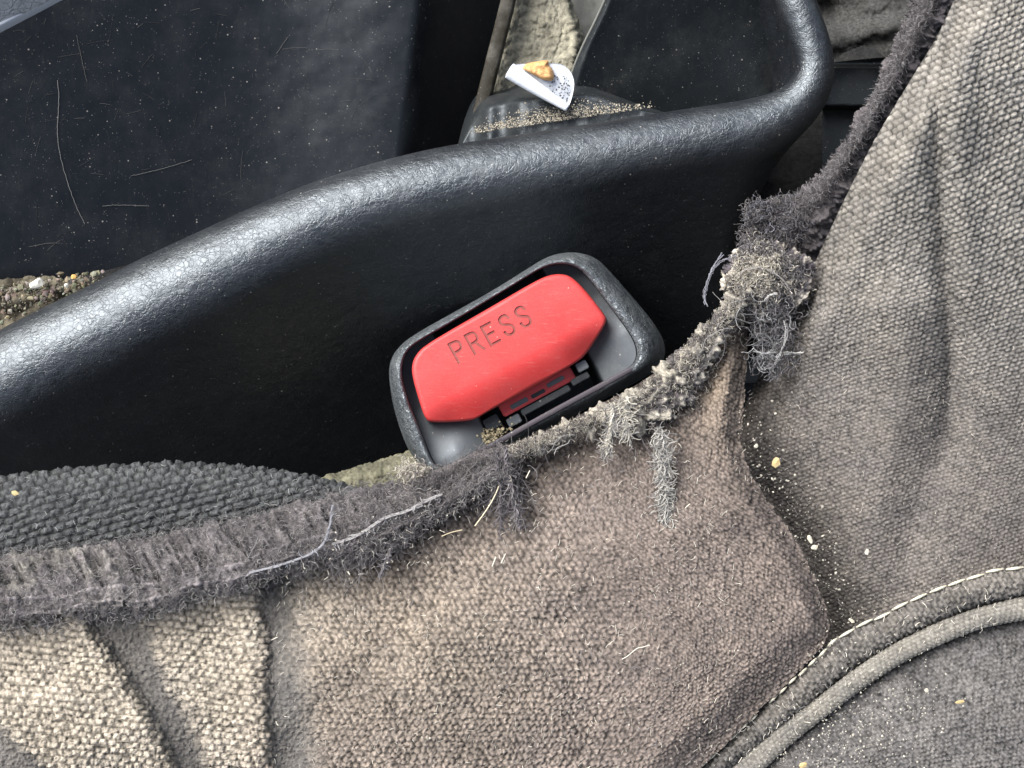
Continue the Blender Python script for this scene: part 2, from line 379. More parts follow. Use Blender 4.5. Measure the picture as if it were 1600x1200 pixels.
# dirty concrete coloured patch seen through the gap
px, py, s, t = coons([(806, -60), (850, -60), (900, -60)], [(752, 225), (800, 215), (880, 190)], [(806, -60), (752, 225)], [(888, -60), (886, 0), (912, 60), (902, 110), (880, 190)], 110, 120)
z = -6.9 + .15 * fbm(px / 30, py / 30, 5) - .6 * sstep(.9, 1, s)
h = .10 * fbm(px / 9, py / 9, 15) + .06 * fbm(px / 4, py / 4, 16)
c = np.array([.25, .235, .18]) * (.55 + .9 * fbm(px / 22, py / 22, 18))[..., None]
o = sheet('floor_mat', px, py, z, h, M_carpet, c); tag(o, 'dusty tan floor mat patch seen through the gap above the curled scrap', 'floor mat')
# grey metal plate beside it
px, py, s, t = coons([(880, -110), (1020, -110)], [(860, 200), (900, 200)], [(880, -110), (860, 200)], [(1020, -110), (900, 200)], 40, 60)
o = sheet('metal_plate', px, py, -7.6 + 0 * px, .05 * fbm(px / 20, py / 20, 3), plastic_mat('dirty plate', (.07, .068, .055), rough=.6, dust=.6, speck=.3), np.ones(px.shape + (3,)))
tag(o, 'dirty grey plate between the tan mat patch and the right inner panel', 'plate')

M_trim = plastic_mat('worn silver trim', (.42, .42, .42), rough=.42, grain=.8, gscale=6, dust=.6, dustcol=(.30, .26, .22), spec=1.0)
# upper left corner trim with pale edge
trim = empty('corner_trim', None, 'shiny grained trim with a thin pale edge in the upper left corner', 'trim')
px, py, s, t = coons([(-120, -60), (60, -150)], [(-120, 100), (130, -25)], [(-120, -60), (-120, 100)], [(60, -150), (130, -25)], 80, 50)
z = -2.0 - .55 * np.abs(t - .25) ** 2 * 2
sheet('trim_cover', px, py, z + .006 * (px + 60) * 0 + .004 * (py - 20) * -1.0, 0 * z, M_trim, np.ones(px.shape + (3,)), trim)
ribbon_solid('trim_edge', [(-120, 106), (0, 43), (90, -4), (160, -44)], (-2.75, -2.75), .07, .3, plain('pale edge', (.55, .57, .60), .3), trim)

# upper right: matting and plastic
px, py, s, t = coons([(1225, -100), (1400, -100), (1600, -100)], [(1290, 160), (1400, 150), (1600, 150)], [(1225, -100), (1290, 160)], [(1600, -100), (1600, 150)], 200, 130)
arc = [(1295, 97), (1312, 88), (1330, 77), (1348, 72), (1364, 74), (1378, 86), (1390, 101), (1402, 112), (1470, 125), (1470, 220), (1280, 220)]
mk = ~inpoly(px, py, arc)
z = -7.0 + .45 * (fbm(px / 70, py / 50, 21) - .5) - .8 * np.exp(-((px - 1290) ** 2 + (py - 10) ** 2) / 900.) + .25 * np.exp(-((py - 45 + (px - 1380) * .25) / 14.) ** 2)
c = np.array([.045, .045, .043]) * (.5 + 1.1 * fbm(px / 35, py / 25, 25))[..., None]
o = sheet('sound_matting', px, py, z, .08 * fbm(px / 8, py / 8, 22), M_fuzz, c, mask=mk); tag(o, 'dark fuzzy matting with an arched cut out right of the tray corner', 'matting')
px, py, s, t = coons([(1285, 99), (1340, 93), (1420, 86)], [(1285, 420), (1420, 420)], [(1285, 99), (1285, 420)], [(1420, 86), (1420, 420)], 60, 120)
z = -7.7 - .5 * sstep(165, 172, py) - .0 * px; z = z - .25 * sstep(106, 99, py) 
o = sheet('lower_trim', px, py, z, 0 * z, M_dusty, np.ones(px.shape + (3,))); tag(o, 'flat dusty black trim plate under the arched cut out', 'trim')
px, py, s, t = coons([(1270, 60), (1420, 60)], [(1270, 105), (1420, 105)], [(1270, 60), (1270, 105)], [(1420, 60), (1420, 105)], 30, 20)

def panel_z(x, y):
    f_ = 648 - 30 * (y / 210.0) * .8
    return -4.6 - .0036 * (x + 120) + 1.0 * float(sstep(330, -60, np.array(abs(x - f_)))) ** 1.4 - .0018 * (y + 120) + .05 * float(fbm(np.array([x / 90]), np.array([y / 90]), 4)[0]) + .012
# scratches on the inner panel, grit etc. (marks, pale)
def strands_px(name, lst, mat, cols_, rads, parent=None, wig=.0):
    cs = []
    for pts in lst:
        pts = np.array(pts, float); p = smooth(pts, 44); w_ = np.array([[random.gauss(0, wig), random.gauss(0, wig), 0] for _ in range(44)]); p = p + w_; cs.append(W(p[:, 0], p[:, 1], p[:, 2]))
    return tubes(name, cs, rads, mat, cols_, parent, 4)
for pts, w_, g in [([(90, 125, -4.86), (93, 160, -4.86), (89, 200, -4.86), (92, 235, -4.86), (105, 285, -4.9), (122, 330, -5.0), (133, 350, -5.1)], .012, .30), ([(205, 275, -4.9), (250, 265, -4.9), (300, 250, -4.95)], .010, .25),
                   ([(160, 322, -4.95), (190, 320, -4.95), (233, 322, -4.95)], .012, .25), ([(120, 55, -4.9), (128, 95, -4.9), (136, 128, -4.9)], .009, .15),
                   ([(450, 58, -4.75), (440, 72, -4.75), (432, 84, -4.75)], .009, .2), ([(45, 386, -5.3), (75, 380, -5.3), (90, 380, -5.3)], .009, .2)]:
    strands_px('scratch', [[(x_, y_, panel_z(x_, y_)) for x_, y_, _ in pts]], M_fibre, [np.array([g, g, g * .95]) * .38], w_ * .6, console, .3)

cs_, cl_, rd_ = [], [], []
for _ in range(170):
    x0, y0 = random.uniform(5, 610), random.uniform(10, 400)
    if y0 > 430 - .35 * x0: continue
    a_ = random.choice([random.gauss(.2, .3), random.gauss(1.5, .3), random.uniform(0, 3.1)]); l_ = random.uniform(4, 60) * random.random(); c_ = random.uniform(-.4, .4)
    p_ = []
    for i in range(8):
        p_.append([x0, y0, panel_z(x0, y0) - .008]); x0 += math.cos(a_) * l_ / 8; y0 -= math.sin(a_) * l_ / 8; a_ += c_ / 8
    p_ = np.array(p_); cs_.append(W(p_[:, 0], p_[:, 1], p_[:, 2])); g_ = random.uniform(.02, .08); cl_.append(np.array([g_, g_, g_ * .93])); rd_.append(random.uniform(.002, .006))
tag(tubes('fine_scratches', cs_, rd_, M_fibre, cl_, console, 3), kind='stuff')

# ------------------------------------------------------------------ grit and stones
def stone(name, c, r, mat, seed, flat=.7, stretch=1.0, rz=0.0, sub=2, parent=None):
    bm = bmesh.new(); bmesh.ops.create_icosphere(bm, subdivisions=sub, radius=1)
    rr = random.Random(seed)
    k = [Vector((rr.uniform(-1, 1), rr.uniform(-1, 1), rr.uniform(-1, 1))).normalized() for _ in range(7)]; a = [rr.uniform(.55, .9) for _ in k]
    for v in bm.verts:
        for kk, aa in zip(k, a):
            d = v.co.dot(kk)
            if d > aa: v.co -= kk * (d - aa)
        v.co *= 1 + rr.uniform(-.05, .05)
        v.co.x *= stretch; v.co.z *= flat
    bm.transform(Matrix.Rotation(rz, 4, 'Z')); bm.transform(Matrix.Scale(r, 4))
    me = bpy.data.meshes.new(name); bm.to_mesh(me); bm.free(); me.materials.append(mat)
    o = bpy.data.objects.new(name, me); col.objects.link(o); o.location = c
    return o
_ico = None
def grit(name, P3, rads, colrs, mat, seed=0, flat=.6):
    """many tiny irregular grains in one mesh"""
    bm = bmesh.new(); bmesh.ops.create_icosphere(bm, subdivisions=1, radius=1)
    V0 = np.array([v.co[:] for v in bm.verts]); F0 = np.array([[v.index for v in f.verts] for f in bm.faces]); bm.free()
    g = np.random.default_rng(seed); N = len(P3)
    V = V0[None] * (1 + g.uniform(-.35, .35, (N, len(V0), 1))); V = V * g.uniform(.6, 1.5, (N, 1, 3)) * np.array([1, 1, flat])
    a = g.uniform(0, 6.28, N); ca, sa = np.cos(a), np.sin(a)
    x = V[..., 0] * ca[:, None] - V[..., 1] * sa[:, None]; y = V[..., 0] * sa[:, None] + V[..., 1] * ca[:, None]
    V = np.stack([x, y, V[..., 2]], -1) * np.asarray(rads)[:, None, None] + P3[:, None]
    F = F0[None] + (np.arange(N) * len(V0))[:, None, None]
    C = np.repeat(np.asarray(colrs), len(V0), 0)
    o = raw_mesh(name, V.reshape(-1, 3), F.reshape(-1, 3), mat, C, False); return o

# grit lying between inner panel and rim at far left
N = 900; gx = 165 - 185 * rng.uniform(0, 1, N) ** .7; gy = 449 - gx * .16 + np.abs(rng.normal(0, 22, N)) + rng.normal(0, 2.5, N)
P3 = W(gx, gy, rng.uniform(-5.5, -5.2, N)); cg = np.array([.20, .175, .13]) * rng.uniform(.3, 1.3, (N, 1)) * (1 + rng.uniform(-.15, .15, (N, 3)))
px, py, s, t = coons([(-60, 440), (60, 432), (150, 440), (215, 470)], [(-60, 600), (215, 480)], [(-60, 440), (-60, 600)], [(215, 470), (215, 480)], 60, 40)
px0 = px
o = sheet('dirt_ledge', px, py, -5.75 + .5 * fbm(px / 25, py / 18, 31), .12 * fbm(px / 6, py / 6, 33), M_carpet, np.array([.12, .105, .075]) * (.4 + 1.2 * fbm(px / 9, py / 9, 37))[..., None]); tag(o, 'bed of packed dirt between the panel and the rim at far left', 'dirt', kind='stuff')
o = grit('gravel', P3, .008 + .05 * rng.random(N) ** 3, cg, M_fibre, 1); tag(o, 'loose pale grit in the crack behind the rim at far left', 'grit', kind='stuff')
M_stone = plain('pale stone', (.5, .48, .42), .6, 0, (.65, .62, .55), 6)
M_amber = plain('amber stone', (.42, .24, .06), .4, 0, (.6, .4, .15), 6)
tag(stone('pebble', W(57, 443, -5.0), .10, M_stone, 3, stretch=1.7, rz=.35), 'longest white pebble in the grit behind the rim', 'pebble')
tag(stone('pebble', W(115, 433, -5.0), .06, M_amber, 5), 'amber pebble in the grit near the right end of the crack', 'pebble')
tag(stone('pebble', W(104, 446, -5.0), .05, M_stone, 6), 'small white pebble below and left of the amber pebble', 'pebble')
# sand on the bracket
N = 1700; u = np.clip(rng.beta(1.6, 1.9, N), 0, 1); gx = 735 + 290 * u; gy = 209 - .146 * (gx - 735) - np.abs(rng.normal(0, 1, N)) * (3 + 16 * np.exp(-((gx - 860) / 90.) ** 2) * .8)
gz = np.full(N, -4.22) - .75 * sstep(800, 735, gx)
cg = np.array([.36, .32, .25]) * rng.uniform(.2, 1.2, (N, 1))
o = grit('sand', W(gx, gy, gz), rng.uniform(.004, .015, N), cg, M_fibre, 2); tag(o, 'pale sand on the bracket cover along the rim', 'sand', kind='stuff')

# ------------------------------------------------------------------ curled scrap
scrap = empty('curled_scrap', None, 'curled white plastic scrap with brown residue lying on the bracket cover', 'scrap')
M_white = plain('white scrap', (.62, .66, .72), .35, 0, (.78, .80, .84), 4)
# flat leaf part: outline
leaf = smooth([(792, 104), (812, 99), (848, 100), (872, 98), (888, 106), (897, 122), (897, 142), (888, 170), (880, 168), (838, 146), (806, 124)], 80, True, 2)
cx, cy = 850, 128
rr = np.linspace(0, 1, 14)[:, None]
lx = cx + (leaf[None, :, 0] - cx) * rr; ly = cy + (leaf[None, :, 1] - cy) * rr
lz = -4.0 + .12 * (lx - 850) / 50 * 0 + .012 * (ly - 120) * -.3 + .10 * np.exp(-((ly - (106 + (lx - 795) * .72)) / 8.) ** 2)
top = W(lx, ly, lz); bot = top.copy(); bot[..., 2] -= .05
nn_ = 80
Vv = np.vstack([top.reshape(-1, 3), bot.reshape(-1, 3)])
F1 = gridfaces(14, nn_, True); F2 = F1[:, ::-1] + 14 * nn_
ed = np.array([[13 * nn_ + i, 13 * nn_ + (i + 1) % nn_, 27 * nn_ + (i + 1) % nn_, 27 * nn_ + i] for i in range(nn_)])
raw_mesh('leaf', Vv, np.vstack([F1, F2, ed]), M_white, None, True, scrap)
# rolled edge: spiral tube from (792,104) to (888,170)
K = 40; ss = np.linspace(0, 1, K); ex = 797 + 90 * ss; ey = 109 + 60 * ss
cc = W(ex, ey, -3.93 + 0 * ex); tdir = cc[-1] - cc[0]; tdir /= np.linalg.norm(tdir); odir = np.array([tdir[1], -tdir[0], 0]); odir *= 1 if odir[1] < 0 else -1
rings = []
for a in np.linspace(-.3, 1.75 * math.pi, 24):
    r_ = (.15 - .012 * a) * (1 - .75 * ss ** 1.5) + .012
    rings.append(cc + odir * (np.cos(a - 1.2) * r_)[:, None] + np.array([0, 0, 1.]) * (np.sin(a - 1.2) * r_)[:, None])
Vr = np.stack(rings, 0); o = raw_mesh('rolled_edge', Vr.reshape(-1, 3), gridfaces(24, K), M_white, None, True, scrap)
sm = o.modifiers.new('thick', 'SOLIDIFY'); sm.thickness = .02
# brown residue
res = smooth([(816, 106), (822, 99), (838, 96), (852, 94), (858, 95), (856, 101), (864, 108), (866, 120), (864, 127), (850, 126), (832, 116), (818, 109)], 60, True, 1)
lx = 842 + (res[None, :, 0] - 842) * rr; ly = 110 + (res[None, :, 1] - 110) * rr
lz = -3.80 + .05 * fbm(lx / 6, ly / 6, 44) - .14 * rr ** 6
raw_mesh('residue', W(lx, ly, lz).reshape(-1, 3), gridfaces(14, 60, True), plain('brown residue', (.42, .22, .08), .7, 0, (.66, .40, .17), 9), None, True, scrap)
N = 80; a = rng.uniform(0, 6.28, N); q = np.sqrt(rng.uniform(0, 1, N)); gx = 874 + 17 * q * np.cos(a); gy = 140 + 26 * q * np.sin(a) 
o = grit('dirt_specks', W(gx, gy, np.full(N, -3.97)), rng.uniform(.006, .018, N), np.tile([.07, .07, .07], (N, 1)), M_fibre, 3); o.parent = scrap; tag(o, kind='stuff')

# ------------------------------------------------------------------ the buckle
buckle = empty('seat_belt_buckle', None, 'black seat belt buckle with a red PRESS button poking out above the torn cover', 'buckle')
CX, CY, BA = 815., 572., R(28.5)
ZB = .05
def polar(pts, nn=480):
    p = smooth(pts, 1200, True, 3); d = p - [CX, CY]
    a = np.arctan2(-d[:, 1], d[:, 0]); r = np.hypot(d[:, 0], d[:, 1]); o_ = np.argsort(a); a = a[o_]; r = r[o_]
    # shared angles, denser along the long sides' ends
    ta = TH
    return np.interp(ta, np.r_[a - 2 * np.pi, a, a + 2 * np.pi], np.r_[r, r, r])
# angles chosen so that points are even along the outer outline
OUT = [(607, 579), (612, 558), (624, 541), (643, 525), (707, 489), (770, 454), (821, 422), (852, 402), (881, 394), (909, 395), (931, 403), (947, 417), (992, 468), (1023, 506), (1039, 535), (1040, 556), (1030, 575), (1005, 592),
       (900, 648), (780, 712), (712, 752), (685, 752), (668, 742), (655, 728), (640, 706), (631, 687), (618, 649), (610, 611)]
INN = [(627, 573), (633, 552), (648, 536), (707, 503), (770, 465), (827, 430), (852, 416), (878, 411), (903, 417), (922, 436), (960, 487), (988, 525), (996, 547), (994, 564), (979, 579), (897, 622), (783, 684), (710, 722), (688, 732),
       (675, 722), (656, 671), (640, 633), (629, 598)]
BTN = [(643, 573), (648, 557), (662, 541), (707, 514), (770, 478), (833, 441), (859, 429), (884, 428), (900, 438), (922, 462), (945, 492), (948, 499), (945, 509), (918, 551), (903, 566), (821, 612), (764, 642), (745, 654), (732, 658),
       (676, 661), (664, 655), (654, 623), (645, 592)]
_p = smooth(OUT, 600, True, 3) - [CX, CY]; TH = np.sort(np.arctan2(-_p[:, 1], _p[:, 0])); NT = len(TH)
rO, rI, rB = polar(OUT), polar(INN), polar(BTN)
ct, st = np.cos(TH), -np.sin(TH)
def ringpx(r): return CX + r * ct, CY + r * st
wid = (rO - rI) / 100.
# local frame (u right-up along the buckle, v towards the upper left)
def uv(px_, py_):
    dx = (px_ - CX) / 100; dy = (CY - py_) / 100
    return dx * math.cos(BA) + dy * math.sin(BA), -dx * math.sin(BA) + dy * math.cos(BA)
def facez(px_, py_):
    u_, v_ = uv(px_, py_); return ZB - .10 * v_ + .0 * u_
rings = []
for d in (-5.5, -3.0, -1.8): rings.append((rO * (1 + 0 * d) - 3, d))
for f in np.linspace(0, .8, 14): rings.append((rO + (rI - rO) * f, None, f))
for f in (.86, .91, .95, .98, 1.0): rings.append((rO + (rI - rO) * f, None, f))
rows = []
for q in rings:
    if len(q) == 2:
        x_, y_ = ringpx(q[0]); z_ = np.full(NT, q[1])
    else:
        f = q[2]; x_, y_ = ringpx(q[0]); fall = np.clip(.25 + wid * 1.1, .2, 1.0)
        z_ = facez(x_, y_) - fall * (max(0, 1 - f / .8)) ** 2.2 - .07 * (max(0, f - .8) / .2) ** 2
    rows.append(W(x_, y_, z_))
# inner wall of the opening
for k, zz in ((1.0, -.22), (.995, -.5), (.99, -1.0), (.985, -1.6)):
    x_, y_ = ringpx(rI * k); rows.append(W(x_, y_, np.full(NT, zz)))
Vh = np.stack(rows, 0)
raw_mesh('housing', Vh.reshape(-1, 3), gridfaces(len(rows), NT, True), M_house, None, True, buckle)
# plum strip colouring in the shade on the opening's bottom inner wall
ribbon_solid('wall_shade_strip', [(986, 577), (940, 602), (897, 625), (840, 656), (783, 688), (735, 714), (702, 733)], (.10, .16), .085, .10, M_purple, buckle)
# floor of the opening: ramps at both ends, deep slot in the middle
rr = np.linspace(0.02, .992, 70)[:, None]
fx = CX + rI[None] * rr * ct; fy = CY + rI[None] * rr * st
u_, v_ = uv(fx, fy)
slot = sstep(1.02, .86, u_) * sstep(-.98, -.86, u_)
ramp_l = sstep(-.8, -1.55, u_); ramp_r = sstep(.9, 1.75, u_)
fz = -.72 + .50 * ramp_l * sstep(.2, -.75, v_) + .46 * ramp_r * sstep(.45, -.35, v_)
fz = fz - 1.6 * slot * sstep(.3, .1, v_ * 0 + .0 + 0) * 0 - 1.3 * slot
raw_mesh('guide_floor', W(fx, fy, fz).reshape(-1, 3), gridfaces(70, NT, True), M_well, None, True, buckle)

# button (red): domed heightfield with rolled borders
def button_z(px_, py_):
    u_, v_ = uv(px_, py_)
    z_ = ZB - .10 - .05 * (v_ - .15) ** 2 * 1.0
    z_ = z_ + .03 - .30 * sstep(.15, -.75, v_) ** 1.15
    # hollowed thumb area near both lower corners
    z_ = z_ - .10 * np.exp(-(((u_ - 1.12) / .33) ** 2 + ((v_ + .38) / .30) ** 2)) - .05 * np.exp(-(((u_ + 1.38) / .26) ** 2 + ((v_ + .25) / .3) ** 2))
    return z_
sf = np.r_[np.linspace(.02, .90, 46), np.linspace(.91, 1, 14)]
bx = CX + rB[None] * sf[:, None] * ct; by = CY + rB[None] * sf[:, None] * st
edge = (1 - sf)[:, None] * rB[None] / 100.
bz = button_z(bx, by) - .07 * (1 - np.sqrt(1 - np.clip(1 - edge / .07, 0, 1) ** 2))
rowsB = [W(bx[i], by[i], bz[i]) for i in range(len(sf))]
zl = bz[-1]
for d in (.05, .15, .4, .9):
    x_, y_ = ringpx(rB - .5 * d * 2); rowsB.append(W(x_, y_, zl - d))
Vb = np.stack(rowsB, 0).reshape(-1, 3)
Fb = gridfaces(len(rowsB), NT, True)
nb_ = len(Vb)
c0 = np.mean(Vb[:NT], 0); c1 = np.mean(Vb[-NT:], 0); Vb = np.vstack([Vb, c0, c1])
me = bpy.data.meshes.new('button'); fl = [tuple(f) for f in Fb.tolist()]
fl += [(nb_, i, (i + 1) % NT) for i in range(NT)]
b0 = (len(rowsB) - 1) * NT
fl += [(nb_ + 1, b0 + (i + 1) % NT, b0 + i) for i in range(NT)]
me.from_pydata(Vb.tolist(), [], fl)
bm = bmesh.new(); bm.from_mesh(me); bmesh.ops.recalc_face_normals(bm, faces=bm.faces); bm.to_mesh(me); bm.free()
me.materials.append(M_red); me.materials.append(M_reddirt)
btn = bpy.data.objects.new('button', me); col.objects.link(btn); btn.parent = buckle
# engraved word: strokes follow the button face, sunk into it
GL = {'P': [[(0, 0), (0, 1)], [(0, 1), (.38, 1), (.54, .90), (.56, .75), (.54, .60), (.38, .5), (0, .5)]],
      'R': [[(0, 0), (0, 1)], [(0, 1), (.38, 1), (.54, .90), (.56, .75), (.54, .60), (.38, .5), (0, .5)], [(.30, .5), (.58, 0)]],
      'E': [[(.52, 1), (0, 1), (0, 0), (.54, 0)], [(0, .52), (.46, .52)]],
      'S': [[(.55, .80), (.50, .93), (.38, 1), (.18, 1), (.04, .90), (.02, .75), (.10, .60), (.28, .52), (.46, .44), (.56, .30), (.54, .12), (.40, 0), (.18, 0), (.04, .08), (0, .22)]]}
ta = R(28.0); t0 = np.array([717., 566.]); du_ = np.array([math.cos(ta), -math.sin(ta)]); dv_ = np.array([-math.sin(ta) * 1.0 - .02, -math.cos(ta)])
hgt, lw, adv = 32., 25., 28.6
bmc = bmesh.new()
def cut_stroke(bm_, pts, w):
    """boxes with round ends following the stroke, as separate closed prisms"""
    pts = np.array(pts)
    d = np.gradient(pts, axis=0); d /= np.linalg.norm(d, axis=1, keepdims=True); nrm = np.stack([-d[:, 1], d[:, 0]], 1)
    pts = pts.copy(); pts[0] -= d[0] * w * .5; pts[-1] += d[-1] * w * .5
    Lp = pts + nrm * w / 2; Rp = pts - nrm * w / 2
    zt = button_z(Lp[:, 0], Lp[:, 1]) + .2; zb = button_z(pts[:, 0], pts[:, 1]) - .019
    a = [bm_.verts.new(v) for v in W(Lp[:, 0], Lp[:, 1], zt)]; b = [bm_.verts.new(v) for v in W(Rp[:, 0], Rp[:, 1], zt)]
    c = [bm_.verts.new(v) for v in W(Lp[:, 0], Lp[:, 1], zb)]; e = [bm_.verts.new(v) for v in W(Rp[:, 0], Rp[:, 1], zb)]
    for i in range(len(pts) - 1):
        for q in ((a[i], a[i + 1], b[i + 1], b[i]), (c[i], e[i], e[i + 1], c[i + 1]), (a[i], c[i], c[i + 1], a[i + 1]), (b[i], b[i + 1], e[i + 1], e[i])):
            bm_.faces.new(q)
    bm_.faces.new((a[0], b[0], e[0], c[0])); bm_.faces.new((a[-1], c[-1], e[-1], b[-1]))
cutters = []
k = 0
for i, ch in enumerate('PRESS'):
    for stx in GL[ch]:
        q = np.array(stx) * [lw, hgt]
        pp = t0 + (q[:, :1] * 1.12 + i * adv) * du_ + q[:, 1:] * dv_ * .98
        segs = smooth(pp, max(6, len(pp) * 5), it=2) if len(pp) > 5 else np.vstack([np.linspace(pp[j], pp[j + 1], 5)[(1 if j else 0):] for j in range(len(pp) - 1)])
        if ch == 'E' and len(pp) == 4:
            lists = [np.linspace(pp[j], pp[j + 1], 5) for j in range(3)]
        else: lists = [segs]
        for sg_ in lists:
            bmx = bmesh.new(); cut_stroke(bmx, sg_, 4.6); bmesh.ops.recalc_face_normals(bmx, faces=bmx.faces)
            mc = bpy.data.meshes.new('cut'); bmx.to_mesh(mc); bmx.free(); mc.materials.append(M_reddirt); mc.materials.append(M_reddirt)
            for p_ in mc.polygons: p_.material_index = 1
            oc = bpy.data.objects.new('cut', mc); col.objects.link(oc); cutters.append(oc)
for oc in cutters:
    md = btn.modifiers.new('engrave', 'BOOLEAN'); md.operation = 'DIFFERENCE'; md.object = oc; md.solver = 'EXACT'
dg = bpy.context.evaluated_depsgraph_get(); me2 = bpy.data.meshes.new_from_object(btn.evaluated_get(dg)); btn.modifiers.clear(); btn.data = me2
for oc in cutters: bpy.data.objects.remove(oc)
me2.polygons.foreach_set('use_smooth', np.ones(len(me2.polygons), bool))
try: me2.set_sharp_from_angle(angle=R(40))
except Exception as e: print('sharp', e)
btn.name = 'button'

# lower mechanism under the button
def lbox(name, u0, u1, v0, v1, z0, z1, mat, parent, bev=.02):
    def L(u, v, z):
        X = CX + 100 * (u * math.cos(BA) - v * math.sin(BA)); Y = CY - 100 * (u * math.sin(BA) + v * math.cos(BA)); return W(X, Y, z)
    bm = bmesh.new(); vs = [bm.verts.new(L(u, v, z)) for z in (z0, z1) for v in (v0, v1) for u in (u0, u1)]
    for f in ((0, 1, 3, 2), (4, 6, 7, 5), (0, 4, 5, 1), (2, 3, 7, 6), (0, 2, 6, 4), (1, 5, 7, 3)): bm.faces.new([vs[i] for i in f])
    bmesh.ops.recalc_face_normals(bm, faces=bm.faces); bmesh.ops.bevel(bm, geom=bm.edges[:], offset=bev, segments=2, affect='EDGES')
    me = bpy.data.meshes.new(name); bm.to_mesh(me); bm.free(); me.materials.append(mat); o = bpy.data.objects.new(name, me); col.objects.link(o); o.parent = parent
    return o
M_red2 = red_mat('push bar red plastic', (.50, .03, .035))  # push bar red, a little lighter than the button's
lbox('push_bar', -.62, .66, -.575, -.36, -1.25, -.62, M_red2, buckle)
lbox('push_bar_window', -.46, -.16, -.530, -.455, -.66, -.605, M_well, buckle, .01)
lbox('push_bar_window', .20, .50, -.500, -.43, -.66, -.605, M_well, buckle, .01)
lbox('push_bar_window', -.10, .14, -.535, -.47, -.66, -.608, M_dark, buckle, .01)
lbox('latch_plate', -.35, .50, -.70, -.60, -1.2, -.55, M_dark, buckle, .012)
lbox('guide_block', .74, .92, -.52, -.38, -1.3, -.42, M_well, buckle, .012)
lbox('guide_block', .56, .86, -.66, -.56, -1.3, -.50, M_dark, buckle, .012)
lbox('guide_block', -.95, -.70, -.66, -.46, -1.3, -.62, M_dark, buckle, .012)
lbox('guide_block', -.62, -.40, -.76, -.62, -1.3, -.65, M_well, buckle, .012)
# dirt in the opening
def uvpx(u, v): return CX + 100 * (u * math.cos(BA) - v * math.sin(BA)), CY - 100 * (u * math.sin(BA) + v * math.cos(BA))
N = 420; u_ = rng.normal(-1.0, .16, N); v_ = rng.normal(-.74, .07, N); gx, gy = uvpx(u_, v_)
o = grit('dust', W(gx, gy, rng.uniform(-.75, -.5, N)), rng.uniform(.006, .022, N), np.array([.45, .38, .24]) * rng.uniform(.3, .8, (N, 1)), M_fibre, 8); o.parent = buckle; tag(o, kind='stuff')

# ------------------------------------------------------------------ weave patterns
def nubs(a, b, jit=.12, seed=0, brick=True):  # also scales cloth colours: gaps darken as dark weft and occlusion-like shade
    """rounded yarn bumps on a brick lattice; a along the rows, b across; 0..1"""
    rw = np.floor(b); aa = a + (.5 * (rw % 2) if brick else 0); ca = np.floor(aa)
    L = _lat.setdefault(900 + seed, lattice(900 + seed))
    r1 = L[(rw % 256).astype(int), (ca % 256).astype(int)]; r2 = L[(ca % 256).astype(int), ((rw + 91) % 256).astype(int)]
    fa = aa - ca - .5 + jit * (r1 - .5); fb = b - rw - .5 + jit * (r2 - .5)
    d = np.clip(np.cos(np.pi * np.clip(fa, -.5, .5)), 0, 1) * np.clip(np.cos(np.pi * np.clip(fb, -.5, .5)), 0, 1)
    return d ** .62 * (.75 + .35 * r1), r2
def rot(x, y, deg):
    c, s_ = math.cos(R(deg)), math.sin(R(deg)); return x * c + y * s_, -x * s_ + y * c

# carpet showing left of the buckle's foot
px, py, s, t = coons([(440, 772), (545, 738), (600, 722), (665, 700)], [(440, 860), (665, 860)], [(440, 772), (440, 860)], [(665, 700), (665, 860)], 150, 90)
o = sheet('carpet_edge', px, py, -4.2 - 1.2 * sstep(.12, 0, t), .10 * fbm(px / 9, py / 9, 181) + .06 * fbm(px / 3, py / 3, 182), M_carpet, np.array([.15, .145, .10]) * (.45 + .9 * fbm(px / 16, py / 16, 183))[..., None])
tag(o, 'strip of olive tan carpet between the mesh cushion and the buckle foot', 'carpet')
# ---- knitted mesh cushion (left, dark)
RES = 1.55
px, py, s, t = coons([(-60, 757), (0, 745), (120, 733), (250, 724), (330, 725), (420, 733), (500, 746), (575, 768)], [(-60, 900), (100, 880), (250, 850), (420, 815), (590, 785)],
                     [(-60, 757), (-60, 900)], [(575, 768), (590, 785)], 520, 130)
z = -.9 + .85 * np.sqrt(np.clip(1 - (1 - t) ** 3, 0, 1)) - .5 * (1 - s) * 0
wx = px + 7 * (fbm(px / 60, py / 60, 41) - .5); wy = py + 7 * (fbm(px / 60, py / 60, 43) - .5)
a, b = rot(wx, wy, -17); foresh = .55 + .45 * t
a = a + 6 * (fbm(px / 12, py / 12, 141) - .5); b = b + 6 * (fbm(px / 12, py / 12, 142) - .5)
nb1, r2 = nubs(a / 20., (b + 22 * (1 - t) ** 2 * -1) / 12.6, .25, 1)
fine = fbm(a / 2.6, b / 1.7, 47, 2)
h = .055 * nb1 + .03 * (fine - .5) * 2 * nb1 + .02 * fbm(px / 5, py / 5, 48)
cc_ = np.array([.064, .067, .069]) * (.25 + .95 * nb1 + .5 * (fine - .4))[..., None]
o = sheet('mesh_cushion', px, py, z, h, M_mesh, cc_); tag(o, 'dark knitted mesh cushion edge left of the buckle above the frayed hem', 'cushion')

